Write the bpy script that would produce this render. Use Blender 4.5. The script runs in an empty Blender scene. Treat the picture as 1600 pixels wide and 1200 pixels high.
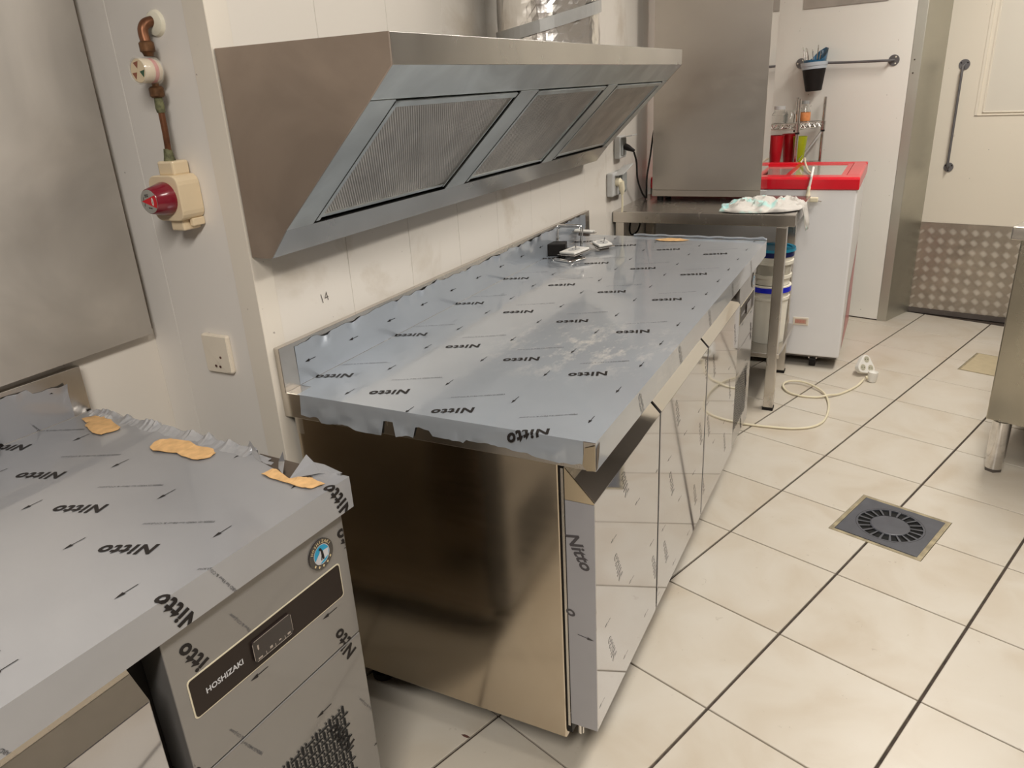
import bpy, bmesh, math, random
from mathutils import Vector, Matrix, noise
random.seed(7)
PI = math.pi
S = bpy.context.scene
COL = S.collection

# ------------------------------------------------------------------ camera, world, lights, exposure
cam_d = bpy.data.cameras.new('camera'); cam = bpy.data.objects.new('camera', cam_d); COL.objects.link(cam)
cam.location = (1.1079, -1.0725, 1.3613)
cam.rotation_euler = (math.radians(68.408), math.radians(3.0177), math.radians(26.407))
cam_d.sensor_fit = 'HORIZONTAL'; cam_d.sensor_width = 36.0
cam_d.lens = 36.0 * 1171.0 / 1600.0
cam_d.clip_start = 0.02
S.camera = cam
S.view_settings.view_transform = 'Standard'
try: S.view_settings.look = 'None'
except Exception: pass
S.view_settings.gamma = 1.0
S.view_settings.use_curve_mapping = False
S.view_settings.exposure = 0.28

wd = bpy.data.worlds.new('world'); S.world = wd; wd.use_nodes = True
wd.node_tree.nodes['Background'].inputs[0].default_value = (1.0, 0.93, 0.82, 1)
wd.node_tree.nodes['Background'].inputs[1].default_value = 0.15
S.cycles.max_bounces = 8
S.cycles.diffuse_bounces = 4
S.cycles.glossy_bounces = 5
S.cycles.caustics_reflective = False
S.cycles.caustics_refractive = False
S.cycles.sample_clamp_indirect = 3.0
CEIL = 2.45
LIGHTS = [  # x, y, size x, size y, watts
    (1.35, 0.35, 0.30, 1.20, 18.0),
    (1.55, 2.30, 0.30, 1.20, 27.0),
    (1.15, -1.75, 0.30, 1.20, 42.0),
]
for (lx, ly, sx, sy, w) in LIGHTS:
    ld = bpy.data.lights.new('ceiling_lamp_light', 'AREA'); ld.shape = 'RECTANGLE'; ld.size = sx; ld.size_y = sy
    ld.energy = w; ld.color = (1.0, 0.95, 0.885)
    lo = bpy.data.objects.new('ceiling_lamp_light', ld); COL.objects.link(lo); lo.location = (lx, ly, CEIL - 0.062)

# ------------------------------------------------------------------ materials
def nm(name):
    m = bpy.data.materials.new(name); m.use_nodes = True
    nt = m.node_tree; b = nt.nodes['Principled BSDF']
    return m, nt, b
def setc(b, c): b.inputs['Base Color'].default_value = (c[0], c[1], c[2], 1)
def coords(nt, kind='Object', scale=(1, 1, 1)):
    tc = nt.nodes.new('ShaderNodeTexCoord'); mp = nt.nodes.new('ShaderNodeMapping'); mp.inputs['Scale'].default_value = scale
    nt.links.new(tc.outputs[kind], mp.inputs[0]); return mp.outputs[0]
def noise_ramp(nt, vec, scale, detail, stops, rough=0.5, dist=0.0):
    n = nt.nodes.new('ShaderNodeTexNoise'); n.inputs['Scale'].default_value = scale; n.inputs['Detail'].default_value = detail
    n.inputs['Roughness'].default_value = rough; n.inputs['Distortion'].default_value = dist
    nt.links.new(vec, n.inputs['Vector'])
    r = nt.nodes.new('ShaderNodeValToRGB'); nt.links.new(n.outputs['Fac'], r.inputs[0])
    el = r.color_ramp.elements
    while len(el) < len(stops): el.new(0.5)
    for e, (p, c) in zip(el, stops): e.position = p; e.color = (c[0], c[1], c[2], 1)
    return r.outputs[0], n
def bump(nt, b, src, strength, dist=0.002):
    bp = nt.nodes.new('ShaderNodeBump'); bp.inputs['Strength'].default_value = strength; bp.inputs['Distance'].default_value = dist
    nt.links.new(src, bp.inputs['Height']); nt.links.new(bp.outputs[0], b.inputs['Normal'])
def plain(name, c, rough=0.5, metal=0.0, coat=0.0, trans=0.0, var=0.08, scale=30, emit=None):
    m, nt, b = nm(name)
    v = coords(nt)
    o, n = noise_ramp(nt, v, scale, 3, [(0.3, [x * (1 - var) for x in c]), (0.7, [min(1, x * (1 + var)) for x in c])])
    nt.links.new(o, b.inputs['Base Color'])
    b.inputs['Roughness'].default_value = rough; b.inputs['Metallic'].default_value = metal
    b.inputs['Coat Weight'].default_value = coat; b.inputs['Coat Roughness'].default_value = 0.08
    b.inputs['Transmission Weight'].default_value = trans
    if emit: b.inputs['Emission Color'].default_value = (*emit[:3], 1); b.inputs['Emission Strength'].default_value = emit[3]
    return m
def steel(name, c, rough, stretch=(1, 1, 1), blotch=0.12, bscale=4, rvar=0.08, aniso=0.0, grain=0.008, metal=1.0):
    m, nt, b = nm(name)
    v = coords(nt); v2 = coords(nt, 'Object', stretch)
    o, n = noise_ramp(nt, v, bscale, 4, [(0.35, [x * (1 - blotch) for x in c]), (0.65, [min(1, x * (1 + blotch)) for x in c])], dist=0.6)
    nt.links.new(o, b.inputs['Base Color'])
    b.inputs['Metallic'].default_value = metal
    n2 = nt.nodes.new('ShaderNodeTexNoise'); n2.inputs['Scale'].default_value = 9; n2.inputs['Detail'].default_value = 3
    nt.links.new(v2, n2.inputs['Vector'])
    mr = nt.nodes.new('ShaderNodeMapRange'); mr.inputs['To Min'].default_value = max(0.02, rough - rvar); mr.inputs['To Max'].default_value = rough + rvar
    nt.links.new(n2.outputs['Fac'], mr.inputs['Value']); nt.links.new(mr.outputs[0], b.inputs['Roughness'])
    b.inputs['Anisotropic'].default_value = aniso
    return m
M = {}
# walls: glossy pvc cladding, slightly stained
def wallmat(name, c, stain, rough=0.35, amount=0.6, scale=2.5):
    m, nt, b = nm(name)
    v = coords(nt)
    o, n = noise_ramp(nt, v, scale, 6, [(0.30, stain), (0.30 + 0.28 * amount, c), (1.0, c)], rough=0.6, dist=0.5)
    n3 = nt.nodes.new('ShaderNodeTexNoise'); n3.inputs['Scale'].default_value = 55; n3.inputs['Detail'].default_value = 2
    nt.links.new(v, n3.inputs['Vector'])
    rr = nt.nodes.new('ShaderNodeValToRGB'); rr.color_ramp.elements[0].position = 0.76; rr.color_ramp.elements[1].position = 0.79
    nt.links.new(n3.outputs['Fac'], rr.inputs[0])
    mx = nt.nodes.new('ShaderNodeMixRGB'); mx.inputs[2].default_value = (0.12, 0.08, 0.06, 1)
    ml = nt.nodes.new('ShaderNodeMath'); ml.operation = 'MULTIPLY'; ml.inputs[1].default_value = 0.6
    nt.links.new(rr.outputs[0], ml.inputs[0]); nt.links.new(ml.outputs[0], mx.inputs[0]); nt.links.new(o, mx.inputs[1])
    nt.links.new(mx.outputs[0], b.inputs['Base Color'])
    b.inputs['Roughness'].default_value = rough
    return m
M['wall'] = wallmat('wall_pvc', (0.76, 0.71, 0.64), (0.60, 0.53, 0.44), 0.28, 0.5)
M['wall_grey'] = wallmat('wall_return', (0.80, 0.76, 0.71), (0.77, 0.72, 0.66), 0.4, 0.3)
M['wall_far'] = wallmat('wall_white', (0.80, 0.78, 0.72), (0.77, 0.745, 0.69), 0.3, 0.3)
M['corner_trim'] = wallmat('corner_trim', (0.76, 0.70, 0.61), (0.72, 0.65, 0.57), 0.4, 0.2)
M['door_cream'] = wallmat('door_cream', (0.76, 0.70, 0.585), (0.74, 0.68, 0.565), 0.45, 0.3)
M['ceiling'] = plain('ceiling_white', (0.78, 0.76, 0.72), 0.8)
M['dim_wall'] = plain('dim_wall', (0.11, 0.082, 0.062), 0.8)  # dark brown stands in for the shaded end of the room behind camera
M['room_wall'] = plain('room_wall', (0.26, 0.235, 0.21), 0.6)  # colour lowered to stand in for the dimmer right side of the room
M['grout'] = plain('grout_dark', (0.055, 0.04, 0.03), 0.9, var=0.4, scale=60)
# floor tile
def tilemat():
    m, nt, b = nm('floor_tile')
    tc = nt.nodes.new('ShaderNodeTexCoord'); oi = nt.nodes.new('ShaderNodeObjectInfo')
    ad = nt.nodes.new('ShaderNodeVectorMath'); ad.operation = 'ADD'
    sc = nt.nodes.new('ShaderNodeVectorMath'); sc.operation = 'SCALE'; sc.inputs['Scale'].default_value = 37.0
    cb = nt.nodes.new('ShaderNodeCombineXYZ')
    nt.links.new(oi.outputs['Random'], cb.inputs[0]); nt.links.new(oi.outputs['Random'], cb.inputs[1])
    nt.links.new(cb.outputs[0], sc.inputs[0]); nt.links.new(tc.outputs['Object'], ad.inputs[0]); nt.links.new(sc.outputs[0], ad.inputs[1])
    o, n = noise_ramp(nt, ad.outputs[0], 4.5, 5, [(0.28, (0.53, 0.46, 0.365)), (0.5, (0.585, 0.53, 0.445)), (0.75, (0.62, 0.575, 0.50))], dist=0.8)
    n3 = nt.nodes.new('ShaderNodeTexNoise'); n3.inputs['Scale'].default_value = 42; n3.inputs['Detail'].default_value = 4; n3.inputs['Distortion'].default_value = 1.2
    nt.links.new(ad.outputs[0], n3.inputs['Vector'])
    rr = nt.nodes.new('ShaderNodeValToRGB'); rr.color_ramp.elements[0].position = 0.70; rr.color_ramp.elements[1].position = 0.80
    nt.links.new(n3.outputs['Fac'], rr.inputs[0])
    ml = nt.nodes.new('ShaderNodeMath'); ml.operation = 'MULTIPLY'; ml.inputs[1].default_value = 0.55; nt.links.new(rr.outputs[0], ml.inputs[0])
    mx = nt.nodes.new('ShaderNodeMixRGB'); mx.inputs[2].default_value = (0.25, 0.19, 0.13, 1)
    nt.links.new(ml.outputs[0], mx.inputs[0]); nt.links.new(o, mx.inputs[1]); nt.links.new(mx.outputs[0], b.inputs['Base Color'])
    b.inputs['Roughness'].default_value = 0.38
    bump(nt, b, n.outputs['Fac'], 0.05, 0.002)
    return m
M['tile'] = tilemat()
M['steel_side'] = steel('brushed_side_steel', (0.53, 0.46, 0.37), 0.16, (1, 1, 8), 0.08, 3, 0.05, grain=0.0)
M['steel'] = steel('brushed_steel', (0.62, 0.585, 0.54), 0.26, (2, 1, 1), 0.08, 5, 0.06)
M['steel_hood_side'] = steel('hood_side_steel', (0.39, 0.325, 0.275), 0.45, (1, 1, 1), 0.14, 4, 0.10, grain=0.0)  # browner than the hood front, dim room reflection put into the colour
M['steel_hood'] = steel('hood_steel', (0.58, 0.565, 0.54), 0.26, (1, 1, 1), 0.06, 4, 0.05)
M['steel_hood_in'] = steel('hood_underside_steel', (0.56, 0.585, 0.58), 0.38, (1, 1, 1), 0.14, 6, 0.08)
M['steel_dull'] = steel('dull_splash_steel', (0.60, 0.57, 0.53), 0.55, (1, 1, 1), 0.14, 3.5, 0.10, grain=0.0)
M['steel_app'] = steel('appliance_steel', (0.52, 0.48, 0.435), 0.33, (1, 1, 2), 0.05, 3, 0.05)
M['steel_polish'] = steel('polished_steel', (0.72, 0.70, 0.67), 0.06, (1, 1, 1), 0.03, 3, 0.02, grain=0)
M['steel_right'] = steel('right_cabinet_steel', (0.52, 0.485, 0.40), 0.28, (1, 1, 1), 0.12, 2.5, 0.05)
M['steel_jamb'] = steel('jamb_steel', (0.55, 0.54, 0.48), 0.45, (1, 1, 6), 0.05, 3, 0.05)
M['chrome'] = steel('chrome', (0.70, 0.68, 0.66), 0.14, (1, 1, 1), 0.10, 30, 0.05)
M['mesh_steel'] = steel('filter_steel', (0.62, 0.58, 0.53), 0.42, (1, 1, 1), 0.10, 12, 0.08)
M['tread'] = steel('tread_plate', (0.46, 0.42, 0.365), 0.36, (1, 1, 1), 0.12, 8, 0.08)
M['tread_bar'] = steel('tread_bar', (0.86, 0.83, 0.76), 0.50, (1, 1, 1), 0.05, 20, 0.05, metal=.6)
M['dark_steel'] = steel('dark_bare_steel', (0.17, 0.14, 0.12), 0.35, (1, 1, 1), 0.1, 10, 0.08)
# protective film on steel
def film(name, c, metal, rough, coat, blotch=0.03, dust=0.0, bmp=0.05):
    m, nt, b = nm(name)
    v = coords(nt)
    o, n = noise_ramp(nt, v, 6, 3, [(0.35, [x * (1 - blotch) for x in c]), (0.65, [x * (1 + blotch) for x in c])])
    if dust:
        n3 = nt.nodes.new('ShaderNodeTexNoise'); n3.inputs['Scale'].default_value = 26; n3.inputs['Detail'].default_value = 8; n3.inputs['Roughness'].default_value = 0.75
        nt.links.new(coords(nt, 'Object', (1, 0.5, 1)), n3.inputs['Vector'])
        rr = nt.nodes.new('ShaderNodeValToRGB'); rr.color_ramp.elements[0].position = 0.50; rr.color_ramp.elements[1].position = 0.66
        nt.links.new(n3.outputs['Fac'], rr.inputs[0])
        # patch mask around the dusted area
        tc = nt.nodes.new('ShaderNodeTexCoord'); ds = nt.nodes.new('ShaderNodeVectorMath'); ds.operation = 'DISTANCE'
        ds.inputs[1].default_value = (0.50, 0.47, 0.795); nt.links.new(tc.outputs['Object'], ds.inputs[0])
        mr = nt.nodes.new('ShaderNodeMapRange'); mr.inputs['From Min'].default_value = 0.26; mr.inputs['From Max'].default_value = 0.05
        nt.links.new(ds.outputs['Value'], mr.inputs['Value'])
        ml = nt.nodes.new('ShaderNodeMath'); ml.operation = 'MULTIPLY'; nt.links.new(rr.outputs[0], ml.inputs[0]); nt.links.new(mr.outputs[0], ml.inputs[1])
        ml2 = nt.nodes.new('ShaderNodeMath'); ml2.operation = 'MULTIPLY'; ml2.inputs[1].default_value = dust; nt.links.new(ml.outputs[0], ml2.inputs[0])
        mx = nt.nodes.new('ShaderNodeMixRGB'); mx.inputs[2].default_value = (0.85, 0.82, 0.76, 1)
        nt.links.new(ml2.outputs[0], mx.inputs[0]); nt.links.new(o, mx.inputs[1]); o = mx.outputs[0]
    nt.links.new(o, b.inputs['Base Color'])
    b.inputs['Metallic'].default_value = metal; b.inputs['Roughness'].default_value = rough
    b.inputs['Coat Weight'].default_value = coat; b.inputs['Coat Roughness'].default_value = 0.06
    n2 = nt.nodes.new('ShaderNodeTexNoise'); n2.inputs['Scale'].default_value = 9; n2.inputs['Detail'].default_value = 2
    nt.links.new(v, n2.inputs['Vector']); bump(nt, b, n2.outputs['Fac'], bmp, 0.002)
    return m
M['film'] = film('blue_grey_film', (0.385, 0.42, 0.465), 0.35, 0.29, 1.0, dust=0.8, bmp=.03)
M['film_left'] = film('grey_film', (0.35, 0.355, 0.375), 0.35, 0.32, 1.0, bmp=.03)
M['film_panel'] = film('grey_panel_film', (0.22, 0.21, 0.20), 0.35, 0.34, .8, bmp=.03)  # same film darkened, weaker light on the front panels put into the colour
M['film_door'] = film('door_film', (0.48, 0.48, 0.505), 0.92, 0.045, 0.5, bmp=0.012)
M['film_edge'] = film('door_edge_film', (0.36, 0.36, 0.39), 0.4, 0.35, 0.4)
M['ink'] = plain('black_ink', (0.02, 0.017, 0.016), 0.4, var=0)
M['ink_faint'] = plain('faint_ink', (0.10, 0.10, 0.105), 0.4, var=0)
M['ink_door'] = plain('door_print', (0.41, 0.41, 0.43), 0.06, 0.92, var=0)
M['ink_lip'] = plain('lip_print', (0.20, 0.21, 0.23), 0.3, 0.3, coat=0.8, var=0)
M['brass'] = steel('warm_steel', (0.72, 0.62, 0.46), 0.22, (1, 1, 1), 0.05, 5, 0.04)
M['black'] = plain('black_rubber', (0.018, 0.016, 0.015), 0.45)
M['black_glossy'] = plain('black_gloss', (0.02, 0.016, 0.014), 0.15, coat=0.6)
M['void'] = plain('dark_void', (0.004, 0.004, 0.004), 0.9)
M['card'] = plain('tan_cardboard', (0.62, 0.38, 0.17), 0.7, var=0.15, scale=60)
M['cream'] = plain('cream_plastic', (0.76, 0.62, 0.42), 0.35, coat=0.2, var=0.02)
M['socket'] = plain('socket_plastic', (0.80, 0.72, 0.60), 0.35, var=0.03)
M['knob'] = plain('dark_red_knob', (0.20, 0.006, 0.02), 0.22, coat=0.5, var=0.02)
M['red_print'] = plain('red_print', (0.62, 0.01, 0.02), 0.35)
M['silver_print'] = plain('silver_label', (0.40, 0.39, 0.36), 0.3, 0.4)
M['copper'] = plain('tarnished_copper', (0.17, 0.075, 0.04), 0.42, 0.8, var=0.4, scale=40)
M['copper_dark'] = plain('oxidised_brass', (0.15, 0.075, 0.035), 0.5, 0.7, var=0.5, scale=60)
M['verdigris'] = plain('verdigris', (0.13, 0.13, 0.065), 0.7, 0.2, var=0.5, scale=120)
M['silicone'] = plain('white_silicone', (0.80, 0.76, 0.62), 0.3, coat=0.3)
M['red'] = plain('red_plastic', (0.68, 0.006, 0.02), 0.3, coat=0.3, var=0.03)
M['freezer'] = plain('freezer_white', (0.80, 0.79, 0.79), 0.30, coat=0.3, var=0.015, scale=4)
M['white'] = plain('white_plastic', (0.80, 0.78, 0.73), 0.35, var=0.03)
M['pail'] = plain('pail_plastic', (0.80, 0.76, 0.66), 0.35, var=0.04, scale=8)
M['blue'] = plain('blue_band', (0.008, 0.015, 0.55), 0.35, var=0.05)
M['navy'] = plain('navy_rim', (0.008, 0.014, 0.11), 0.35, var=0.05)
M['teal'] = plain('teal_lid', (0.02, 0.30, 0.48), 0.35, var=0.05)
M['cord'] = plain('cream_cord', (0.75, 0.68, 0.50), 0.45, var=0.03)
M['grey_plastic'] = plain('grey_plastic', (0.30, 0.31, 0.30), 0.4, var=0.05)
M['grey_light'] = plain('pale_grey_plastic', (0.50, 0.50, 0.49), 0.4, var=0.05)
M['drain'] = plain('drain_plastic', (0.075, 0.078, 0.092), 0.42, var=0.12, scale=20)
M['drain_frame'] = plain('drain_frame', (0.33, 0.28, 0.18), 0.55, 0.3, var=0.35, scale=25)
M['hatch'] = plain('hatch_tan', (0.50, 0.42, 0.27), 0.5, var=0.06)
M['rail'] = plain('grey_rail', (0.19, 0.185, 0.19), 0.4, 0.6, var=0.1)
M['bag'] = plain('blue_bag', (0.01, 0.10, 0.20), 0.25, coat=0.5, var=0.2)
M['rim_white'] = plain('pale_rim', (0.45, 0.50, 0.54), 0.3, var=0.04)
M['red_cup'] = plain('red_cup', (0.50, 0.008, 0.016), 0.3, trans=0.1, var=0.05)
M['green_cup'] = plain('green_cup', (0.52, 0.60, 0.02), 0.25, trans=0.4, var=0.05)
M['orange'] = plain('orange_bottle', (0.72, 0.28, 0.10), 0.4, var=0.2)
M['skirt'] = plain('dark_base', (0.10, 0.085, 0.075), 0.6, var=0.1)
M['leaf'] = plain('brown_scrap', (0.10, 0.04, 0.03), 0.7, var=0.3)
def clothmat():
    m, nt, b = nm('tea_towel')
    v = coords(nt)
    o, n = noise_ramp(nt, v, 9, 3, [(0.0, (0.55, 0.52, 0.48)), (0.55, (0.58, 0.55, 0.51)), (0.62, (0.42, 0.68, 0.64)), (0.68, (0.36, 0.62, 0.62)), (0.73, (0.58, 0.55, 0.52))], dist=0.4)
    nt.links.new(o, b.inputs['Base Color']); b.inputs['Roughness'].default_value = 0.9
    return m
M['cloth'] = clothmat()
def foil():
    m, nt, b = nm('aluminium_foil')
    v = coords(nt)
    b.inputs['Metallic'].default_value = 1; b.inputs['Roughness'].default_value = 0.24; setc(b, (0.88, 0.86, 0.83))
    n = nt.nodes.new('ShaderNodeTexVoronoi'); n.inputs['Scale'].default_value = 38; n.feature = 'F1'
    w = nt.nodes.new('ShaderNodeTexNoise'); w.inputs['Scale'].default_value = 22; w.inputs['Detail'].default_value = 4
    nt.links.new(v, n.inputs['Vector']); nt.links.new(v, w.inputs['Vector'])
    a = nt.nodes.new('ShaderNodeMath'); a.operation = 'ADD'; nt.links.new(n.outputs['Distance'], a.inputs[0]); nt.links.new(w.outputs['Fac'], a.inputs[1])
    bump(nt, b, a.outputs[0], 0.35, 0.005)
    return m
M['foil'] = foil()
M['foil_tape'] = plain('grey_tape', (0.42, 0.42, 0.41), 0.4, 0.5, var=0.05)
def glassmat():
    m, nt, b = nm('clear_glass'); setc(b, (0.97, 0.98, 0.97)); b.inputs['Transmission Weight'].default_value = 1; b.inputs['Roughness'].default_value = 0.03; b.inputs['IOR'].default_value = 1.45
    return m
M['glass'] = glassmat()
def clearmat():
    m, nt, b = nm('clear_plastic'); setc(b, (0.85, 0.82, 0.75)); b.inputs['Alpha'].default_value = 0.25; b.inputs['Roughness'].default_value = 0.08; b.inputs['Coat Weight'].default_value = 1.0
    return m
M['clear'] = clearmat()
def paneglass():
    m, nt, b = nm('lid_glass'); setc(b, (0.72, 0.68, 0.60)); b.inputs['Transmission Weight'].default_value = 0.35; b.inputs['Roughness'].default_value = 0.12; b.inputs['Coat Weight'].default_value = 0.6  # pale base colour stands in for whitish reflections on the panes
    return m
M['pane'] = paneglass()
M['lamp_glow'] = plain('lamp_diffuser', (0.9, 0.9, 0.9), 0.5, emit=(1.0, 0.93, 0.82, 5.0))
M['display'] = plain('display_glass', (0.02, 0.014, 0.013), 0.12, coat=0.15)
M['display_line'] = plain('display_line', (0.34, 0.29, 0.25), 0.4)
M['ctrl'] = plain('control_strip', (0.022, 0.015, 0.012), 0.3, var=0.05); M['ctrl'].node_tree.nodes['Principled BSDF'].inputs['Specular IOR Level'].default_value = 0.2
M['ctrl_border'] = plain('control_border', (0.62, 0.56, 0.42), 0.3)
M['badge_blue'] = plain('badge_blue', (0.01, 0.28, 0.48), 0.3)
M['badge_grey'] = plain('badge_grey', (0.50, 0.50, 0.52), 0.3)
M['gold'] = plain('gold_print', (0.60, 0.48, 0.27), 0.35)
for k_ in ('ink', 'ink_faint', 'black'): M[k_].node_tree.nodes['Principled BSDF'].inputs['Specular IOR Level'].default_value = 0.12
M['pencil'] = plain('pencil_mark', (0.12, 0.10, 0.09), 0.8)
M['panel_red'] = plain('freezer_red_print', (0.45, 0.01, 0.03), 0.35, coat=0.3, var=0.1, scale=8)

# ------------------------------------------------------------------ mesh builder
class MB:
    def __init__(s): s.v = []; s.f = []
    def add(s, vs, fs):
        o = len(s.v); s.v += [tuple(x) for x in vs]; s.f += [tuple(i + o for i in q) for q in fs]; return s
    def box(s, x0, y0, z0, x1, y1, z1):
        vs = [(x0,y0,z0),(x1,y0,z0),(x1,y1,z0),(x0,y1,z0),(x0,y0,z1),(x1,y0,z1),(x1,y1,z1),(x0,y1,z1)]
        return s.add(vs, [(0,3,2,1),(4,5,6,7),(0,1,5,4),(1,2,6,5),(2,3,7,6),(3,0,4,7)])
    def obox(s, c, ax, ay, az):   # oriented box: centre, half vectors
        c = Vector(c); ax, ay, az = Vector(ax), Vector(ay), Vector(az)
        vs = [c + i*ax + j*ay + k*az for k in (-1,1) for (i,j) in ((-1,-1),(1,-1),(1,1),(-1,1))]
        return s.add(vs, [(0,3,2,1),(4,5,6,7),(0,1,5,4),(1,2,6,5),(2,3,7,6),(3,0,4,7)])
    def prism(s, poly, a0, a1, axis='y'):   # poly of 2-tuples extruded along axis
        n = len(poly)
        def P(p, a):
            if axis == 'y': return (p[0], a, p[1])
            if axis == 'z': return (p[0], p[1], a)
            return (a, p[0], p[1])
        vs = [P(p, a0) for p in poly] + [P(p, a1) for p in poly]
        fs = [tuple(range(n)), tuple(range(2*n-1, n-1, -1))] + [(i, i+n, (i+1)%n+n, (i+1)%n) for i in range(n)]
        return s.add(vs, fs)
    def frame(s, d):
        d = Vector(d).normalized(); u = d.orthogonal().normalized(); return d, u, d.cross(u)
    def cyl(s, a, b, r, r2=None, n=20, caps=True):
        a, b = Vector(a), Vector(b); r2 = r if r2 is None else r2; d, u, w = s.frame(b - a)
        vs = [a + (u*math.cos(t) + w*math.sin(t))*r for t in [2*PI*i/n for i in range(n)]] + [b + (u*math.cos(t) + w*math.sin(t))*r2 for t in [2*PI*i/n for i in range(n)]]
        fs = [(i, (i+1)%n, (i+1)%n+n, i+n) for i in range(n)]
        if caps: fs += [tuple(range(n-1, -1, -1)), tuple(range(n, 2*n))]
        return s.add(vs, fs)
    def lathe(s, a, d, prof, n=24):   # prof: list of (r, h) along d from a
        a = Vector(a); d, u, w = s.frame(d); m = len(prof); vs = []
        for (r, h) in prof:
            for i in range(n):
                t = 2*PI*i/n; vs.append(a + d*h + (u*math.cos(t) + w*math.sin(t))*max(r, 1e-5))
        fs = [(k*n+i, k*n+(i+1)%n, (k+1)*n+(i+1)%n, (k+1)*n+i) for k in range(m-1) for i in range(n)]
        return s.add(vs, fs)
    def tube(s, pts, r, n=8, caps=True):
        pts = [Vector(p) for p in pts]; vs = []; m = len(pts)
        u = None
        for k in range(m):
            d = (pts[min(k+1, m-1)] - pts[max(k-1, 0)]).normalized()
            if u is None: u = d.orthogonal().normalized()
            u = (u - d*u.dot(d)); u = u.normalized() if u.length > 1e-6 else d.orthogonal().normalized()
            w = d.cross(u)
            for i in range(n):
                t = 2*PI*i/n; vs.append(pts[k] + (u*math.cos(t) + w*math.sin(t))*r)
        fs = [(k*n+i, k*n+(i+1)%n, (k+1)*n+(i+1)%n, (k+1)*n+i) for k in range(m-1) for i in range(n)]
        if caps: fs += [tuple(range(n-1, -1, -1)), tuple(range((m-1)*n, m*n))]
        return s.add(vs, fs)
    def build(s, name, mat, parent=None, bevel=0, smooth=False, seg=2, loc=None, rz=0):
        me = bpy.data.meshes.new(name); me.from_pydata([tuple(v) for v in s.v], [], s.f); me.update()
        bm = bmesh.new(); bm.from_mesh(me); bmesh.ops.recalc_face_normals(bm, faces=bm.faces); bm.to_mesh(me); bm.free()
        me.materials.append(mat)
        if smooth:
            for p in me.polygons: p.use_smooth = True
            me.set_sharp_from_angle(angle=math.radians(40))
        o = bpy.data.objects.new(name, me); COL.objects.link(o)
        if parent: o.parent = parent
        if loc: o.location = loc
        o.rotation_euler.z = rz
        if bevel:
            b = o.modifiers.new('bevel', 'BEVEL'); b.width = bevel; b.segments = seg; b.limit_method = 'ANGLE'; b.angle_limit = math.radians(40)
        return o
def catmull(pts, n=8):
    P = [Vector(p) for p in pts]; P = [P[0]*2 - P[1]] + P + [P[-1]*2 - P[-2]]; out = []
    for i in range(1, len(P)-2):
        for k in range(n):
            t = k/n; a, b, c, d = P[i-1], P[i], P[i+1], P[i+2]
            out.append(0.5*((2*b) + (c-a)*t + (2*a-5*b+4*c-d)*t*t + (3*b-a-3*c+d)*t**3))
    out.append(P[-2]); return out
def thing(name, label, cat, loc=(0,0,0), rz=0, group=None):
    o = bpy.data.objects.new(name, None); COL.objects.link(o); o.location = loc; o.rotation_euler.z = rz
    o.empty_display_size = 0.05
    o['label'] = label; o['category'] = cat
    if group: o['group'] = group
    return o
def tag(o, label, cat, group=None):
    o['label'] = label; o['category'] = cat
    if group: o['group'] = group
    return o
def struct(o): o['kind'] = 'structure'; return o
def stuff(o): o['kind'] = 'stuff'; return o
def clone(o, parent=None):
    c = o.copy(); COL.objects.link(c); c.parent = parent
    for ch in [x for x in list(bpy.data.objects) if x.parent == o]: clone(ch, c)
    return c
def from_mesh(name, me, mat, parent=None):
    me.materials.clear(); me.materials.append(mat)
    o = bpy.data.objects.new(name, me); COL.objects.link(o)
    if parent: o.parent = parent
    return o
def text_geo(body, size, bold=0.0, shear=0.0, res=2, spacing=1.0):
    cu = bpy.data.curves.new('txt', 'FONT'); cu.body = body; cu.size = size; cu.offset = bold; cu.shear = shear
    cu.align_x = 'CENTER'; cu.align_y = 'CENTER'; cu.resolution_u = res; cu.space_character = spacing
    o = bpy.data.objects.new('txt', cu); COL.objects.link(o)
    dg = bpy.context.evaluated_depsgraph_get(); me = o.evaluated_get(dg).to_mesh()
    vs = [tuple(v.co) for v in me.vertices]; fs = [tuple(p.vertices) for p in me.polygons]
    o.evaluated_get(dg).to_mesh_clear(); bpy.data.objects.remove(o); bpy.data.curves.remove(cu)
    return vs, fs
def place2d(geo, cx, cy, ang, sx=1.0, sy=1.0):
    c, s = math.cos(ang), math.sin(ang)
    return [(cx + c*x*sx - s*y*sy, cy + s*x*sx + c*y*sy) for (x, y, *_ ) in geo[0]], geo[1]
G_NITTO = text_geo('Nitto', 0.034, 0.0013, 0.20, 3, 1.16)
G_FINE = text_geo('FIBERGUARD for Fiber & CO\u2082Laser', 0.0082, 0.00002, 0.0, 1, 0.9)
def scale_to(geo, w):
    xs = [v[0] for v in geo[0]]; k = w/(max(xs)-min(xs)); return [(v[0]*k, v[1]*k, 0) for v in geo[0]], geo[1]
G_NITTO = scale_to(G_NITTO, 0.084); G_FINE = scale_to(G_FINE, 0.108)
G_NITTO = ([(x, y*.98, 0) for x, y, z in G_NITTO[0]], G_NITTO[1]); G_FINE = ([(x, y*.85, 0) for x, y, z in G_FINE[0]], G_FINE[1])
G_ARROW = ([(-0.0007,0.016),(0.0007,0.016),(0.0007,-0.004),(-0.0007,-0.004),(-0.0034,-0.004),(0.0034,-0.004),(0,-0.018)], [(0,1,2,3),(4,6,5)])

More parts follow.
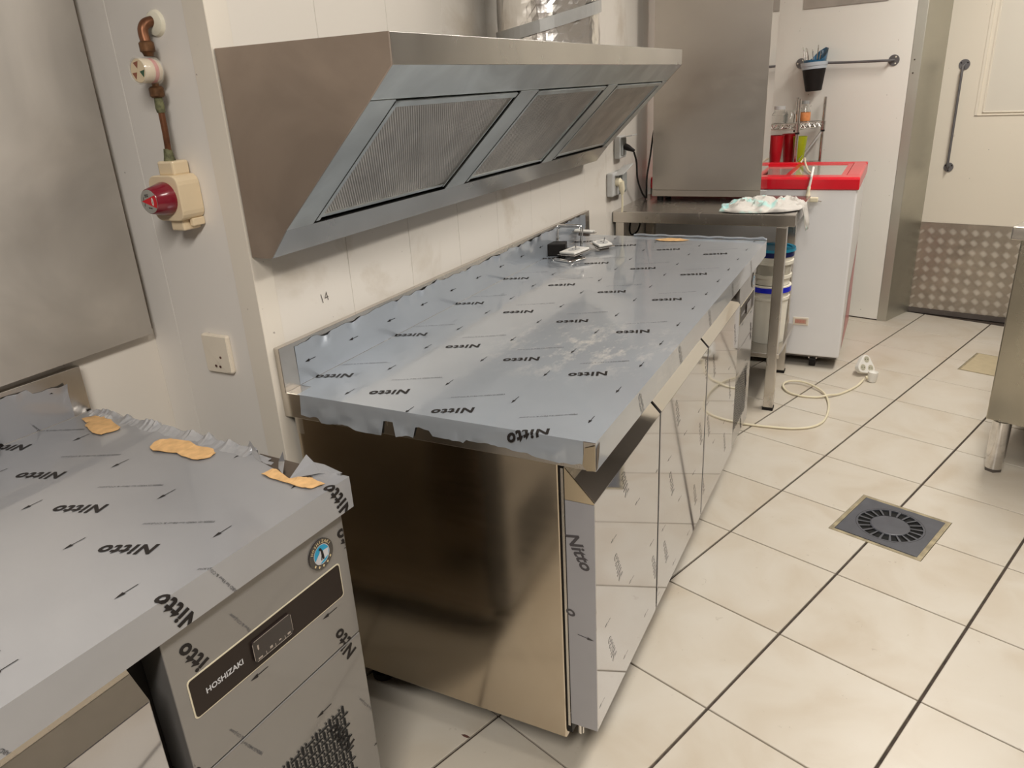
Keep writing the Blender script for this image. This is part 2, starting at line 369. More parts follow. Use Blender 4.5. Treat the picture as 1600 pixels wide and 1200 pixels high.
def film_marks(u0, u1, v0, v1, du, dv, folds, mapper, exclude=None, thin=True):
    """print lattice of the film in film space (u across, v along), folded at the given lines, mapped to 3d"""
    big, fine = MB(), MB()
    for c in range(-3, 8):
        for k in range(-8, 12):
            def put(mb, geo, cx, cy, ang):
                if not (u0 - .06 < cx < u1 + .06 and v0 - .06 < cy < v1 + .06): return
                vs, fs = place2d(geo, cx, cy, ang); mb.add([(x, y, 0) for x, y in vs], fs)
            put(big, G_NITTO, .052 + .1737*c + du, .114 - .0385*c + .302*k + dv, PI + math.radians(27))
            put(fine, G_FINE, .065 + .1715*c + du, .200 - .0415*c + .302*k + dv, PI + math.radians(28.5))
            for h in (0, 1): put(big, G_ARROW, .143 + .1722*c + du, .200 - .0375*c + .151*(2*k + h) + dv, 0)
    res = []
    for mb in (big, fine):
        me = bpy.data.meshes.new('m'); me.from_pydata(mb.v, [], mb.f)
        bm = bmesh.new(); bm.from_mesh(me)
        def cut(co, no, clear):
            bmesh.ops.bisect_plane(bm, geom=bm.verts[:]+bm.edges[:]+bm.faces[:], plane_co=co, plane_no=no, clear_outer=clear)
        cut((u1,0,0),(1,0,0),True); cut((u0,0,0),(-1,0,0),True); cut((0,v1,0),(0,1,0),True); cut((0,v0,0),(0,-1,0),True)
        for (ax, val) in folds: cut((val,0,0) if ax == 'u' else (0,val,0), (1,0,0) if ax == 'u' else (0,1,0), False)
        if exclude:
            kill = [f for f in bm.faces if exclude(*f.calc_center_median()[:2])]
            bmesh.ops.delete(bm, geom=kill, context='FACES')
        for v in bm.verts: v.co = mapper(v.co.x, v.co.y, 0.0006)
        bm.to_mesh(me); bm.free(); res.append(me)
    return res

# ------------------------------------------------------------------ room shell
H = 0.7945; LIP = 0.055; UPH = 0.0969; CT = 0.0149
YC = -0.017; XL = -0.33
TH = math.radians(-19.07); GX, GY, TS = 0.3297, 1.9309, 0.3432
e1 = Vector((math.cos(TH), math.sin(TH), 0)); e2 = Vector((-math.sin(TH), math.cos(TH), 0))
def tw(i, j, z=0): return Vector((GX, GY, z)) + e1*(i*TS) - e2*(j*TS)

# floor slab with grout colour, tiles as children
fl = struct(MB().box(-0.55, -3.0, -0.12, 3.6, 4.6, -0.006).build('floor', M['grout']))
JA, JB = 0.0070, 0.0042     # joint widths
def tile_mesh(poly, name='tile'):
    mb = MB(); n = len(poly)
    cx = sum(p[0] for p in poly)/n; cy = sum(p[1] for p in poly)/n
    mb.prism(poly, -0.012, 0.0, 'z')
    me = bpy.data.meshes.new(name); me.from_pydata(mb.v, [], mb.f)
    bm = bmesh.new(); bm.from_mesh(me); bmesh.ops.recalc_face_normals(bm, faces=bm.faces)
    top = [e for e in bm.edges if all(abs(v.co.z) < 1e-6 for v in e.verts)]
    bmesh.ops.bevel(bm, geom=top, offset=0.0012, segments=1, affect='EDGES')
    bm.to_mesh(me); bm.free(); me.materials.append(M['tile']); return me
a_, b_ = JA/2, JB/2
full = tile_mesh([(a_, -TS + b_), (TS - a_, -TS + b_), (TS - a_, -b_), (a_, -b_)])
DR = (2.65, 0.567, 3.448, 1.364)        # drain in tile units
HT = (2.242, -4.46, 3.02, -3.60)        # hatch in tile units
def inpoly(i, j):
    c = tw(i + .5, j + .5)
    far = 3.75 - 0.25*(c.x - 0.9)
    return -0.45 < c.x < 2.35 and -1.9 < c.y < far + 0.05
def lshape(i, j, R):
    # rectangle [0,1]x[0,1] of tile (i..i+1, j..j+1) minus R -> polygon when R covers a corner
    x0, y0, x1, y1 = R[0]-i, R[1]-j, R[2]-i, R[3]-j
    x0, y0, x1, y1 = max(x0,0), max(y0,0), min(x1,1), min(y1,1)
    if x0 >= x1 or y0 >= y1: return None
    xa, xb, ya, yb = a_/TS, 1-a_/TS, b_/TS, 1-b_/TS
    g = 0.004
    L, Rr, T, B = x0 <= 0, x1 >= 1, y0 <= 0, y1 >= 1
    polys = []
    if not L: polys.append((xa, ya, x0-g, yb))
    if not Rr: polys.append((x1+g, ya, xb, yb))
    xs0 = xa if L else x0-g; xs1 = xb if Rr else x1+g
    if L and not Rr and not (T and B):
        if B and not T: return [(xa,ya),(xb,ya),(xb,yb),(x1+g,yb),(x1+g,y0-g),(xa,y0-g)]
        if T and not B: return [(x1+g,ya),(xb,ya),(xb,yb),(xa,yb),(xa,y1+g),(x1+g,y1+g)]
    if Rr and not L:
        if B and not T: return [(xa,ya),(xb,ya),(xb,y0-g),(x0-g,y0-g),(x0-g,yb),(xa,yb)]
        if T and not B: return [(xa,ya),(x0-g,ya),(x0-g,y1+g),(xb,y1+g),(xb,yb),(xa,yb)]
    if L and Rr:
        if B: return [(xa,ya),(xb,ya),(xb,y0-g),(xa,y0-g)]
        if T: return [(xa,y1+g),(xb,y1+g),(xb,yb),(xa,yb)]
    if T and B:
        if Rr: return [(xa,ya),(x0-g,ya),(x0-g,yb),(xa,yb)]
        if L: return [(x1+g,ya),(xb,ya),(xb,yb),(x1+g,yb)]
    if T: return [(xa,ya),(x0-g,ya),(x0-g,y1+g),(x1+g,y1+g),(x1+g,ya),(xb,ya),(xb,yb),(xa,yb)]
    if B: return [(xa,ya),(xb,ya),(xb,yb),(x1+g,yb),(x1+g,y0-g),(x0-g,y0-g),(x0-g,yb),(xa,yb)]
    return 'hole'
nt_ = 0
for i in range(-6, 9):
    for j in range(-9, 13):
        if not inpoly(i, j): continue
        me = full
        for R in (DR, HT):
            P = lshape(i, j, R)
            if P == 'hole': P = None
            if P: me = tile_mesh([(p[0]*TS, -p[1]*TS) for p in P])
        o = bpy.data.objects.new('tile', me); COL.objects.link(o); o.parent = fl
        o.location = tw(i, j, 0); o.location.z = 0
        o.rotation_euler.z = TH; nt_ += 1
# walls
WZ = CEIL
wl = struct(MB().box(-0.12, YC + 0.004, 0, -0.003, 4.3, WZ).build('wall_left', M['grout']))
ys = [0.036, 0.274, 0.525, 0.773, 1.013, 1.262, 1.510, 1.758, 2.006, 2.254, 2.502, 2.75, 3.0, 3.25, 3.5, 3.75, 3.98]
for a, b in zip(ys, ys[1:]):
    MB().box(-0.003, a + 0.0005, 0.0, 0.0, b - 0.0005, WZ).build('wall_panel', M['wall'], wl, bevel=0.0006, seg=1)
wr = struct(MB().box(-0.45, YC + 0.003, 0, -0.12, YC + 0.10, WZ).build('wall_return', M['wall_grey']))
MB().box(XL, YC, 0, -0.2505, YC + 0.003, WZ).build('wall_panel', M['wall_grey'], wr, bevel=0.0006, seg=1)
MB().box(-0.2495, YC, 0, -0.048, YC + 0.003, WZ).build('wall_panel', M['wall_grey'], wr, bevel=0.0006, seg=1)
tr = MB()
tr.box(-0.050, YC - 0.0015, 0, 0.0015, YC, WZ); tr.box(-0.006, YC, 0, 0.0015, 0.036, WZ)
struct(tr.build('trim_1', M['corner_trim'], bevel=0.001))
wa = struct(MB().box(XL - 0.12, -3.0, 0, XL, YC + 0.003, WZ).build('wall_alcove', M['wall']))
# far wall, jamb, door
FW = Vector((1.082, 3.565, 0)); fa = math.radians(-15); fd = Vector((math.cos(fa), math.sin(fa), 0)); fn = Vector((-math.sin(fa), math.cos(fa), 0))
def fwp(s, z, d=0): p = FW + fd*s - fn*d; return (p.x, p.y, z)     # s along the wall (negative to the left), d towards the room
def oriented(name, mat, parent, s0, s1, d0, d1, z0, z1, base=FW, dx=fd, dn=fn, bevel=0):
    mb = MB(); c = base + dx*((s0+s1)/2) - dn*((d0+d1)/2); c.z = (z0+z1)/2
    mb.obox(c, dx*(abs(s1-s0)/2), dn*(abs(d1-d0)/2), (0,0,(z1-z0)/2)); return mb.build(name, mat, parent, bevel=bevel)
wf = struct(oriented('wall_far', M['wall_far'], None, -1.35, 0.0, -0.08, 0.0, 0, WZ))
oriented('skirting_gap', M['grout'], wf, -1.2, 0.0, 0.0, 0.002, 0, 0.006)
# steel jamb: face strip + reveal
jb = MB()
p0, p1, p2 = Vector((1.082,3.563,0)), Vector((1.130,3.555,0)), Vector((1.246,3.815,0)); p3 = Vector((1.16, 3.84, 0))
jb.prism([(p0.x,p0.y),(p1.x,p1.y),(p2.x,p2.y),(p3.x,p3.y)], 0, WZ, 'z')
tj = struct(jb.build('trim_2', M['steel_jamb'], bevel=0.002))
for (zz, ss) in ((1.385, 0.03), (1.322, 0.012)):
    c = p0 + (p1-p0)*0.35; MB().cyl((c.x, c.y-0.002, zz-0.0), (c.x+0.0005, c.y-0.004, zz), 0.004, n=10).build('screw', M['dark_steel'], tj)
da = math.radians(-12); dd = Vector((math.cos(da), math.sin(da), 0)); dn_ = Vector((-math.sin(da), math.cos(da), 0)); DB = Vector((1.235, 3.812, 0))
def dor(name, mat, parent, s0, s1, d0, d1, z0, z1, bevel=0): return oriented(name, mat, parent, s0, s1, d0, d1, z0, z1, DB, dd, dn_, bevel)
door = struct(dor('door_1', M['door_cream'], None, 0.0, 1.05, -0.05, 0.0, 0.012, WZ - 0.2))
kp = dor('kick_plate', M['tread'], door, 0.004, 1.0, 0.0, 0.003, 0.03, 0.528)
dor('door_sill', M['skirt'], door, 0.0, 1.0, 0.0, 0.006, 0.0, 0.028)
tb = MB()
sp = 0.0545; g45 = math.radians(45)
for ci in range(0, 19):
    for cj in range(-1, 20):
        s = 0.012 + ci*sp/1.0 + (0.0 if cj % 2 == 0 else sp/2); z = 0.045 + cj*sp*0.5
        up = (cj % 2 == 0)
        ang = g45 if up else -g45
        for q in range(5):
            off = (q-2)*0.0065
            cs = s + math.cos(ang + PI/2)*off; cz = z + math.sin(ang + PI/2)*off
            if not up: continue
            if not (0.012 < cs < 0.985 and 0.035 < cz < 0.522): continue
            c = DB + dd*cs - dn_*0.0034; c.z = cz
            L = 0.0125; W = 0.00115
            a = dd*math.cos(ang)*L; a = Vector((a.x, a.y, math.sin(ang)*L)); b = dd*(-math.sin(ang))*W; b = Vector((b.x, b.y, math.cos(ang)*W))
            tb.obox(c, a, b, dn_*(0.0011 if up else 0.0006))
stuff(tb.build('tread_bars', M['tread_bar'], kp))
# raised moulding on the door
mf = MB()
s0, s1, z0, z1 = 0.185, 0.95, 1.094, 2.1
for (a, b, c, d) in ((s0, s0+.014, z0, z1), (s0+.034, s0+.042, z0+.014, z1), (s0, s1, z0, z0+.005), (s0+.034, s1, z0+.014, z0+.02)):
    cc = DB + dd*((a+b)/2) - dn_*0.003; cc.z = (c+d)/2; mf.obox(cc, dd*((b-a)/2), dn_*0.003, (0,0,(d-c)/2))
mf.build('door_moulding', M['door_cream'], door, bevel=0.001)
dor('door_panel', plain('door_pale_panel', (0.69, 0.65, 0.56), 0.5, var=.01, scale=3), door, s0+.042, s1, 0.0, 0.0015, z0+.02, z1)
# unseen sides of the room
struct(MB().box(3.0, -3.0, 0, 3.1, 4.3, WZ).build('wall_right', M['room_wall']))
struct(MB().box(-0.45, -3.1, 0, 3.1, -3.0, WZ).build('wall_behind', M['dim_wall']))
struct(MB().box(-0.6, -3.1, WZ, 3.2, 4.4, WZ + 0.1).build('ceiling', M['ceiling']))
struct(MB().box(1.9, 4.2, 0, 3.1, 4.3, WZ).build('wall_far_right', M['room_wall']))
for n, (lx, ly, sx, sy, w) in enumerate(LIGHTS):
    t = thing('ceiling_lamp', ['long white ceiling lamp above the worktop with film', 'long white ceiling lamp nearest the cream door', 'long white ceiling lamp behind the camera'][n], 'lamp', (lx, ly, CEIL))
    MB().box(-sx/2-.02, -sy/2-.02, -0.05, sx/2+.02, sy/2+.02, 0).build('lamp_housing', M['white'], t)
    MB().box(-sx/2, -sy/2, -0.058, sx/2, sy/2, -0.05).build('diffuser', M['lamp_glow'], t)

# ------------------------------------------------------------------ refrigerated counters
def jag(t, amp, seed): return amp*(noise.noise(Vector((t*14.0, seed, 0))) + 0.6*noise.noise(Vector((t*47.0, seed+5, 0))))
def make_counter(name, label, Y0, Y1, doors, comp, loc, rz, seedv, filmmat, du, dv, near_flap, far_torn):
    """local frame: x 0 (wall) .. 0.70 (front), y Y0 (near) .. Y1 (far), z 0 floor"""
    t = thing(name, label, 'counter', loc, rz)
    # body carcass
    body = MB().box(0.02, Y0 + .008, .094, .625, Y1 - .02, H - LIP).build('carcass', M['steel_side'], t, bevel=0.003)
    MB().box(.0202, Y0 + .0075, .70, .040, Y0 + .009, H - LIP).build('side_flange', M['steel'], body)
    MB().box(.625, Y0 + .012, .11, .6362, Y1 - .03, H - LIP).build('gasket', M['black'], t)
    MB().box(.629, Y0 + .0095, .13, .634, Y0 + .012, H - LIP - .01).build('gasket_bead', M['steel'], t)
    for (fx, fy) in ((.09, Y0 + .09), (.55, Y0 + .12), (.09, Y1 - .12), (.55, Y1 - .12)):
        f = MB(); f.cyl((fx, fy, 0.002), (fx, fy, .02), .028, n=16); f.cyl((fx, fy, .02), (fx, fy, .094), .014, n=12)
        f.build('leg', M['black'], t)
    # worktop with upstand
    prof = [(0, H-LIP), (0.70, H-LIP), (0.70, H), (CT, H), (CT, H+UPH), (0, H+UPH)]
    MB().prism(prof, Y0, Y1, 'y').build('worktop', M['steel'], t, bevel=0.0012)
    # film sheet
    def fmap(u, v, off=0.0004):
        # returns local 3d point
        x = u; z = H + off; y = v
        if u < CT: x = CT + off; z = H + off + (CT - u)
        elif u > 0.70: x = 0.70 + off; z = H + off - (u - 0.70)
        if near_flap and v < Y0 and CT <= u <= 0.70: y = Y0 - off; z = H + off - (Y0 - v)
        return Vector((x, y, z))
    NUP, NFL = 8, 6
    us = [CT - UPH*(1 - k/NUP) for k in range(NUP)] + [CT] + [CT + (0.70-CT)*k/92 for k in range(1, 93)] + [0.70 + LIP*k/4 for k in (1, 2, 3, 4)]
    nv = int((Y1 - Y0)/0.009); vs_ = [Y0 + (Y1-Y0)*k/nv for k in range(nv+1)]
    if near_flap: vs_ = [Y0 - LIP*(1 - k/NFL) for k in range(NFL)] + vs_
    idx = {}; mb = MB()
    def saw(t, sc, sd):
        q = t*sc; i = math.floor(q); f = q - i; a0 = noise.noise(Vector((i*3.7+.5, sd, 0.3))); a1 = noise.noise(Vector(((i+1)*3.7+.5, sd, 0.3)))
        return a0*(1-f) + a1*f
    def uph(v): return min(1.0, .90 + .10*saw(v, 18, seedv) + .07*saw(v, 60, seedv+2) - (.12 if (not near_flap and v > Y1 - .10) else 0))
    def dep(u):
        base = .80 if u < .10 else (.97 if u < .255 else (.42 if u < .285 else (.98 if u < .335 else (.55 if u < .37 else (.75 if u < .44 else .58 + .3*max(0, (u-.5)/.18))))))
        return max(.30, min(1.05, base + .22*saw(u, 22, seedv+3) + .12*saw(u, 70, seedv+7)))
    def keep(u, v):
        if u < CT + 0.03 and near_flap and v < Y0 + .042: return False
        if u < CT and v > Y1 - (.045 if near_flap else .033): return False
        if v < Y0 and (u > 0.675 or u < .052): return False
        if u < CT and (CT - u)/UPH > uph(v) * 1.02 and (CT-u)/UPH > 1.001: return False
        if far_torn and v > Y1 - .06:
            # bare triangle close to the front corner and a ragged edge
            a, b = u - .485, Y1 - v
            if .50 < u < .66 and b < .05 - abs(u - .615)*(.45 if u < .615 else 1.1): return False
            if u > CT and u < .68 and b < 0.008 + jag(u, .008, seedv+20): return False
        return True
    for i in range(len(us)-1):
        for j in range(len(vs_)-1):
            um, vm = (us[i]+us[i+1])/2, (vs_[j]+vs_[j+1])/2
            if vm < Y0 and not (CT <= um <= .70): continue
            if not keep(um, vm): continue
            q = []
            for (a, b) in ((i, j), (i+1, j), (i+1, j+1), (i, j+1)):
                if (a, b) not in idx:
                    u0_, v0_ = us[a], vs_[b]; u, v = u0_, v0_
                    if u < CT: u = CT - (CT - u)*uph(v)
                    if v < Y0 - .0001: v = Y0 - (Y0 - v)*dep(u)
                    P = fmap(u, v)
                    if v < Y0 - .001:
                        d = (Y0 - v)/LIP; w = noise.noise(Vector((u*22, v*30, seedv)))
                        w2 = abs(noise.noise(Vector((u*60 + v*40, v*50 - u*20, seedv+8)))); P.y -= d*(0.0035*(0.6 + abs(w)*2.6) + .006*w2) * (1 if u < .64 else .2); P.z += 0.002*w
                    if u0_ < CT - UPH*0.62:
                        k_ = ((CT - u0_)/UPH - .62)/.38; w = noise.noise(Vector((v*16, u*14, seedv+2))) + .5*noise.noise(Vector((v*60, u*30, seedv+2))); P.x += k_*k_*max(0, w)*0.012 + .0004; P.z -= k_*max(0, w)*.004
                    if far_torn and v > Y1 - .03 and CT < u < .68:
                        k = (v - (Y1-.03))/.03; w = noise.noise(Vector((u*30, v*60, seedv+6)))
                        P.z += k*(0.0025 + abs(w)*0.011)
                        P.y += k*0.004*w
                    idx[(a, b)] = len(mb.v); mb.v.append(tuple(P))
                q.append(idx[(a, b)])
            mb.f.append(tuple(q))
    fo = mb.build('protective_film', filmmat, t, smooth=True)
    folds = [('u', CT), ('u', .70)] + ([('v', Y0)] if near_flap else [])
    fm = lambda u, v, o: fmap(u, v, o + 0.0005) + (Vector((0, -0.004*min(1, (Y0-v)/.02), 0)) if (near_flap and v < Y0) else Vector((0,0,0)))
    big, fine = film_marks(CT - UPH*.72, .70 + LIP, Y0 - (LIP*.7 if near_flap else 0), Y1 - (0.012 if far_torn else 0), du, dv, folds, fm,
                           exclude=lambda u, v: (v < Y0 and (u > .64 or u < .5)) or (near_flap and u > .70) or not keep(u, v))
    stuff(from_mesh('printed_marks', big, M['ink'], fo)); stuff(from_mesh('fine_print', fine, M['ink_faint'], fo))
    if near_flap:
        b2, f2 = film_marks(.7003, .70 + LIP, Y0 + .02, Y1 - .01, du, dv, [], fm)
        stuff(from_mesh('printed_marks', b2, M['ink_lip'], fo))
    # doors
    for n, (a, b) in enumerate(doors):
        d = MB().prism([(.6365, .142), (.694, .142), (.694, .672), (.6365, .734)], a + .005, b - .005, 'y').build('door', M['film_door'], t, bevel=0.0015)
        MB().prism([(.6945, .673), (.6377, .7342), (.6362, .733), (.693, .6718)], a + .0055, b - .0055, 'y').build('grip_slope', M['steel_polish'], d)
        if n == 0 and near_flap:
            MB().prism([(.6375, .1425), (.6935, .1425), (.6935, .668), (.6375, .668)], a + .0036, a + .0047, 'y').build('edge_film', M['film_edge'], d)
            MB().prism([(.6375, .669), (.6935, .669), (.6935, .6715), (.6375, .733)], a + .0036, a + .0047, 'y').build('bare_corner', M['brass'], d)
            e = MB()
            for (txt, cx, cz, ang, w, tx) in (('Nitto', .662, .565, -66, .080, 1), ('o', .644, .425, -66, .018, 1)):
                g = scale_to(text_geo(txt, .036, .0011, .28, 3), w); vs, fs = place2d(g, cx, cz, math.radians(ang)); e.add([(x, a + .0032, z) for x, z in vs], fs)
            vs, fs = place2d(G_ARROW, .672, .372, math.radians(80)); e.add([(x, a + .0032, z) for x, z in vs], fs)
            stuff(e.build('edge_print', plain('edge_ink', (0.06, 0.055, 0.06), .4), d))
            MB().cyl((.655, a + .012, .118), (.655, a + .012, .142), .006, n=10).build('hinge_pin', M['steel_polish'], d)
        dm = lambda u, v, o: Vector((.6945, v, .70 - u))
        bb, ff = film_marks(.045, .54, a + .01, b - .01, .02*n + .02, .06 + .1*n, [], dm)
        stuff(from_mesh('printed_marks', bb, M['ink_door'] if near_flap else M['ink_faint'], d))
        if not near_flap: stuff(from_mesh('fine_print', ff, M['ink_faint'], d))
    # compressor section
    a, b = comp
    cp = MB().box(.6365, a, .50, .690, b, .738).build('control_panel', M['film_panel'], t, bevel=0.0015)
    lp = MB().box(.6365, a, .142, .690, b, .497).build('vent_panel', M['film_panel'], t, bevel=0.0015)
    def rrect(y0, y1, z0, z1, r, x0, x1, nme, mat, par):
        P = []
        for (cy, cz, t0) in ((y1-r, z1-r, 0), (y0+r, z1-r, PI/2), (y0+r, z0+r, PI), (y1-r, z0+r, 1.5*PI)):
            for k in range(5): tt = t0 + k*PI/8; P.append((cy + r*math.cos(tt), cz + r*math.sin(tt)))
        return MB().prism(P, x0, x1, 'x').build(nme, mat, par)
    s0, s1 = a + .020, b - .022
    rrect(s0, s1, .590, .655, .006, .690, .6907, 'control_border', M['ctrl_border'], cp)
    st = rrect(s0 + .0022, s1 - .0022, .5922, .6528, .005, .690, .6912, 'control_strip', M['ctrl'], cp)
    y0, y1 = a + .125, a + .201
    rrect(y0, y1, .6035, .6395, .005, .690, .6945, 'display', M['display'], cp)
    ln = MB(); X0, X1 = .6946, .6949
    for (p, q, r_, s_) in ((y0+.004, y1-.004, .6036, .6043), (y0+.004, y1-.004, .6387, .6394), (y0+.0002, y0+.0009, .608, .636), (y1-.0009, y1-.0002, .608, .636),
                           (y0+.008, y0+.0105, .622, .630), (y0+.006, y0+.014, .606, .6085), (y0+.021, y0+.022, .6045, .610), (y0+.029, y0+.034, .608, .612),
                           (y0+.039, y0+.040, .6045, .610), (y0+.047, y0+.051, .609, .611), (y0+.058, y0+.059, .6045, .610), (y0+.064, y0+.070, .607, .610)):
        ln.box(X0, p, r_, X1, q, s_)
    ln.build('display_symbols', M['display_line'], cp)
    def wtext(body, size, cy, cz, x, mat, w=None, ang=0, par=cp, nme='lettering', bold=0.0, sh=0):
        g = text_geo(body, size, bold, sh, 2)
        if w: g = scale_to(g, w)
        vs, fs = place2d(g, cy, cz, ang); return MB().add([(x, y, z) for y, z in vs], fs).build(nme, mat, par)
    wtext('HOSHIZAKI', .012, a + .076, .6205, .6915, M['badge_grey'], .064, bold=.0003)
    # round badge
    by, bz = b - .057, .693
    bd = MB().cyl((.690, by, bz), (.6925, by, bz), .0262, n=32).build('badge', M['black_glossy'], cp)
    def disc(r0, r1, x, mat, nme, yoff=0, zoff=0):
        m_ = MB(); n = 32
        for k in range(n):
            t0, t1 = 2*PI*k/n, 2*PI*(k+1)/n
            if r0 > 0: m_.add([(x, by+yoff+r0*math.cos(t0), bz+zoff+r0*math.sin(t0)), (x, by+yoff+r1*math.cos(t0), bz+zoff+r1*math.sin(t0)), (x, by+yoff+r1*math.cos(t1), bz+zoff+r1*math.sin(t1)), (x, by+yoff+r0*math.cos(t1), bz+zoff+r0*math.sin(t1))], [(0,1,2,3)])
            else: m_.add([(x, by+yoff, bz+zoff), (x, by+yoff+r1*math.cos(t0), bz+zoff+r1*math.sin(t0)), (x, by+yoff+r1*math.cos(t1), bz+zoff+r1*math.sin(t1))], [(0,1,2)])
        return m_.v, m_.f
    lay = MB(); lay.add(*disc(0, .0168, .6927, None, '')); 
    o_ = lay.build('badge', M['badge_blue'], cp)
    lay = MB(); lay.add(*disc(.0162, .0172, .6929, None, '')); lay.add([(.6929, by+y, bz+z) for y, z in ((-.015,-.006),(-.004,.004),(-.001,.010),(.003,.002),(.004,.005),(.0155,.004),(.014,-.008),(.004,-.011),(-.006,-.015),(-.012,-.011))], [tuple(range(10))])
    lay.build('badge', M['badge_grey'], cp)
    lay = MB(); lay.add([(.6931, by+y, bz+z) for y, z in ((-.0055,.009),(-.003,.0125),(0,.0115),(.0035,.004),(.0045,-.004),(.0045,-.0105),(.001,-.010),(0,-.006),(-.001,-.0105),(-.003,-.010),(-.001,-.002),(-.001,.005),(-.0025,.008))], [tuple(range(13))])
    lay.build('badge', M['ink'], cp)
    lay = MB()
    for k, ch in enumerate('HOSHIZAKI'):
        an = math.radians(152 - k*15.5); g = text_geo(ch, .0072, .0001, 0, 1); vs, fs = place2d(g, by + .0213*math.cos(an), bz + .0213*math.sin(an), an - PI/2)
        lay.add([(.6929, y, z) for y, z in vs], fs)
    for k in range(5):
        an = math.radians(-140 + k*26); cy, cz = by + .0215*math.cos(an), bz + .0215*math.sin(an)
        lay.add([(.6929, cy + .0022*math.cos(q*PI/2)*(1 if q % 2 == 0 else 1), cz + .0026*math.sin(q*PI/2)) for q in range(4)], [(0,1,2,3)])
    lay.build('badge', M['gold'], cp)
    # film print on the compressor panels
    pm = lambda u, v, o: Vector((.6905, v, .722 - u))
    for (pu0, pu1, pdu, pdv, par_) in ((-.015, .2215, .0, .022, cp), (.2255, .57, -.008, .012, lp)):
        bb, ff = film_marks(pu0, pu1, a + .002, b - .002, pdu, b + .02 - .149 + pdv, [], pm,
                            exclude=lambda u, v: (.588 < .722-u < .657 and s0 < v < s1) or (abs(v-by) < .027 and abs(.722-u-bz) < .027))
        stuff(from_mesh('printed_marks', bb, M['ink'], par_)); stuff(from_mesh('fine_print', ff, M['ink_faint'], par_))
    # woven vent slots, cut dark and slightly recessed look
    vt = MB(); v0, v1, z0, z1 = a + .018, b - .066, .20, .392
    def slot(cy, cz, ly, lz):
        if not (v0 - .002 < cy < v1 + .002 and z0 < cz < z1 + .002): return
        r = min(ly, lz)/2*.95; Q = []
        for (sy, sz, t0) in ((1,1,0),(-1,1,PI/2),(-1,-1,PI),(1,-1,1.5*PI)):
            for kk in range(3): tt = t0 + kk*PI/4; Q.append((cy + sy*(ly/2-r) + r*math.cos(tt), cz + sz*(lz/2-r) + r*math.sin(tt)))
        vt.add([(.6914, p[0], p[1]) for p in Q], [tuple(range(len(Q)))])
    for ky in range(0, 12):
        for kz in range(0, 9):
            for (oy, oz) in ((0, 0), (.016, .013)):
                y = v1 - .002 - ky*.032 - oy; z = z1 - .010 - kz*.026 - oz
                slot(y, z, .0052, .0185); slot(y, z + .013, .0225, .0036)
                for (py, pz) in ((.0082, .0065), (-.0082, .0065)): slot(y + py, z + pz, .0046, .0046)
    stuff(vt.build('vent_slots', M['void'], lp))
    return t

far = make_counter('refrigerated_counter', 'long steel refrigerated counter under the extractor hood, blue-grey film on its worktop', 0.0, 1.7648,
                   [(.0026, .422), (.424, .887), (.889, 1.340)], (1.343, 1.640), (0, 0, 0), 0, 1.3, M['film'], 0, 0, True, False)
near = make_counter('refrigerated_counter', 'nearer refrigerated counter cut by the left edge, cardboard scraps on its film-covered worktop', -1.50, 0.0,
                    [(-1.49, -.94), (-.937, -.387)], (-.360, -.020), (-.326, -.211, 0), math.radians(-3.1), 4.1, M['film_left'], -.018, .011, False, True)
ML = Matrix.Translation((-.326, -.211, 0)) @ Matrix.Rotation(math.radians(-3.1), 4, 'Z')

# cardboard scraps
def scrap(pts, label, mtx, seed, z=H + .0015):
    P = [mtx @ Vector((x, y, 0)) for x, y in pts]
    c = sum(P, Vector())/len(P); Q = []
    for i in range(len(P)):
        a, b = P[i]-c, P[(i+1) % len(P)]-c; Q.append(a)
        for k in (1, 2): m_ = a.lerp(b, k/3); Q.append(m_ + Vector((noise.noise(m_*300+Vector((seed,0,0))), noise.noise(m_*310+Vector((0,seed,0))), 0))*.0025)
    bm = bmesh.new(); vs = [bm.verts.new((q.x, q.y, 0)) for q in Q]; f = bm.faces.new(vs)
    bmesh.ops.triangulate(bm, faces=[f]); bmesh.ops.subdivide_edges(bm, edges=bm.edges[:], cuts=1)
    for v in bm.verts:
        v.co.z = 0.0008 + 0.003*max(0, noise.noise(Vector((v.co.x*60, v.co.y*60, seed))))
    ex = bmesh.ops.extrude_face_region(bm, geom=bm.faces[:])
    for v in [g for g in ex['geom'] if isinstance(g, bmesh.types.BMVert)]: v.co.z += 0.0009
    bmesh.ops.recalc_face_normals(bm, faces=bm.faces)
    me = bpy.data.meshes.new('cardboard_scrap'); bm.to_mesh(me); bm.free(); me.materials.append(M['card'])
    o = bpy.data.objects.new('cardboard_scrap', me); COL.objects.link(o); o.location = (c.x, c.y, z); tag(o, label, 'cardboard', 'torn cardboard scraps on the worktops'); return o
scrap([(0.043,-0.039),(0.058,-0.014),(0.087,-0.009),(0.126,-0.025),(0.142,-0.034),(0.16,-0.034),(0.164,-0.042),(0.155,-0.071),(0.132,-0.073),(0.101,-0.063),(0.081,-0.056),(0.074,-0.041),(0.07,-0.047)][::-1], 'torn tan cardboard scrap next to the upstand of the nearer counter', ML, 1)
scrap([(0.292,-0.066),(0.281,-0.047),(0.297,-0.027),(0.341,-0.021),(0.368,-0.028),(0.408,-0.024),(0.427,-0.034),(0.431,-0.05),(0.419,-0.065),(0.4,-0.068),(0.383,-0.067),(0.361,-0.063),(0.313,-0.075)][::-1], 'largest torn cardboard scrap, middle of the three on the nearer counter', ML, 2)
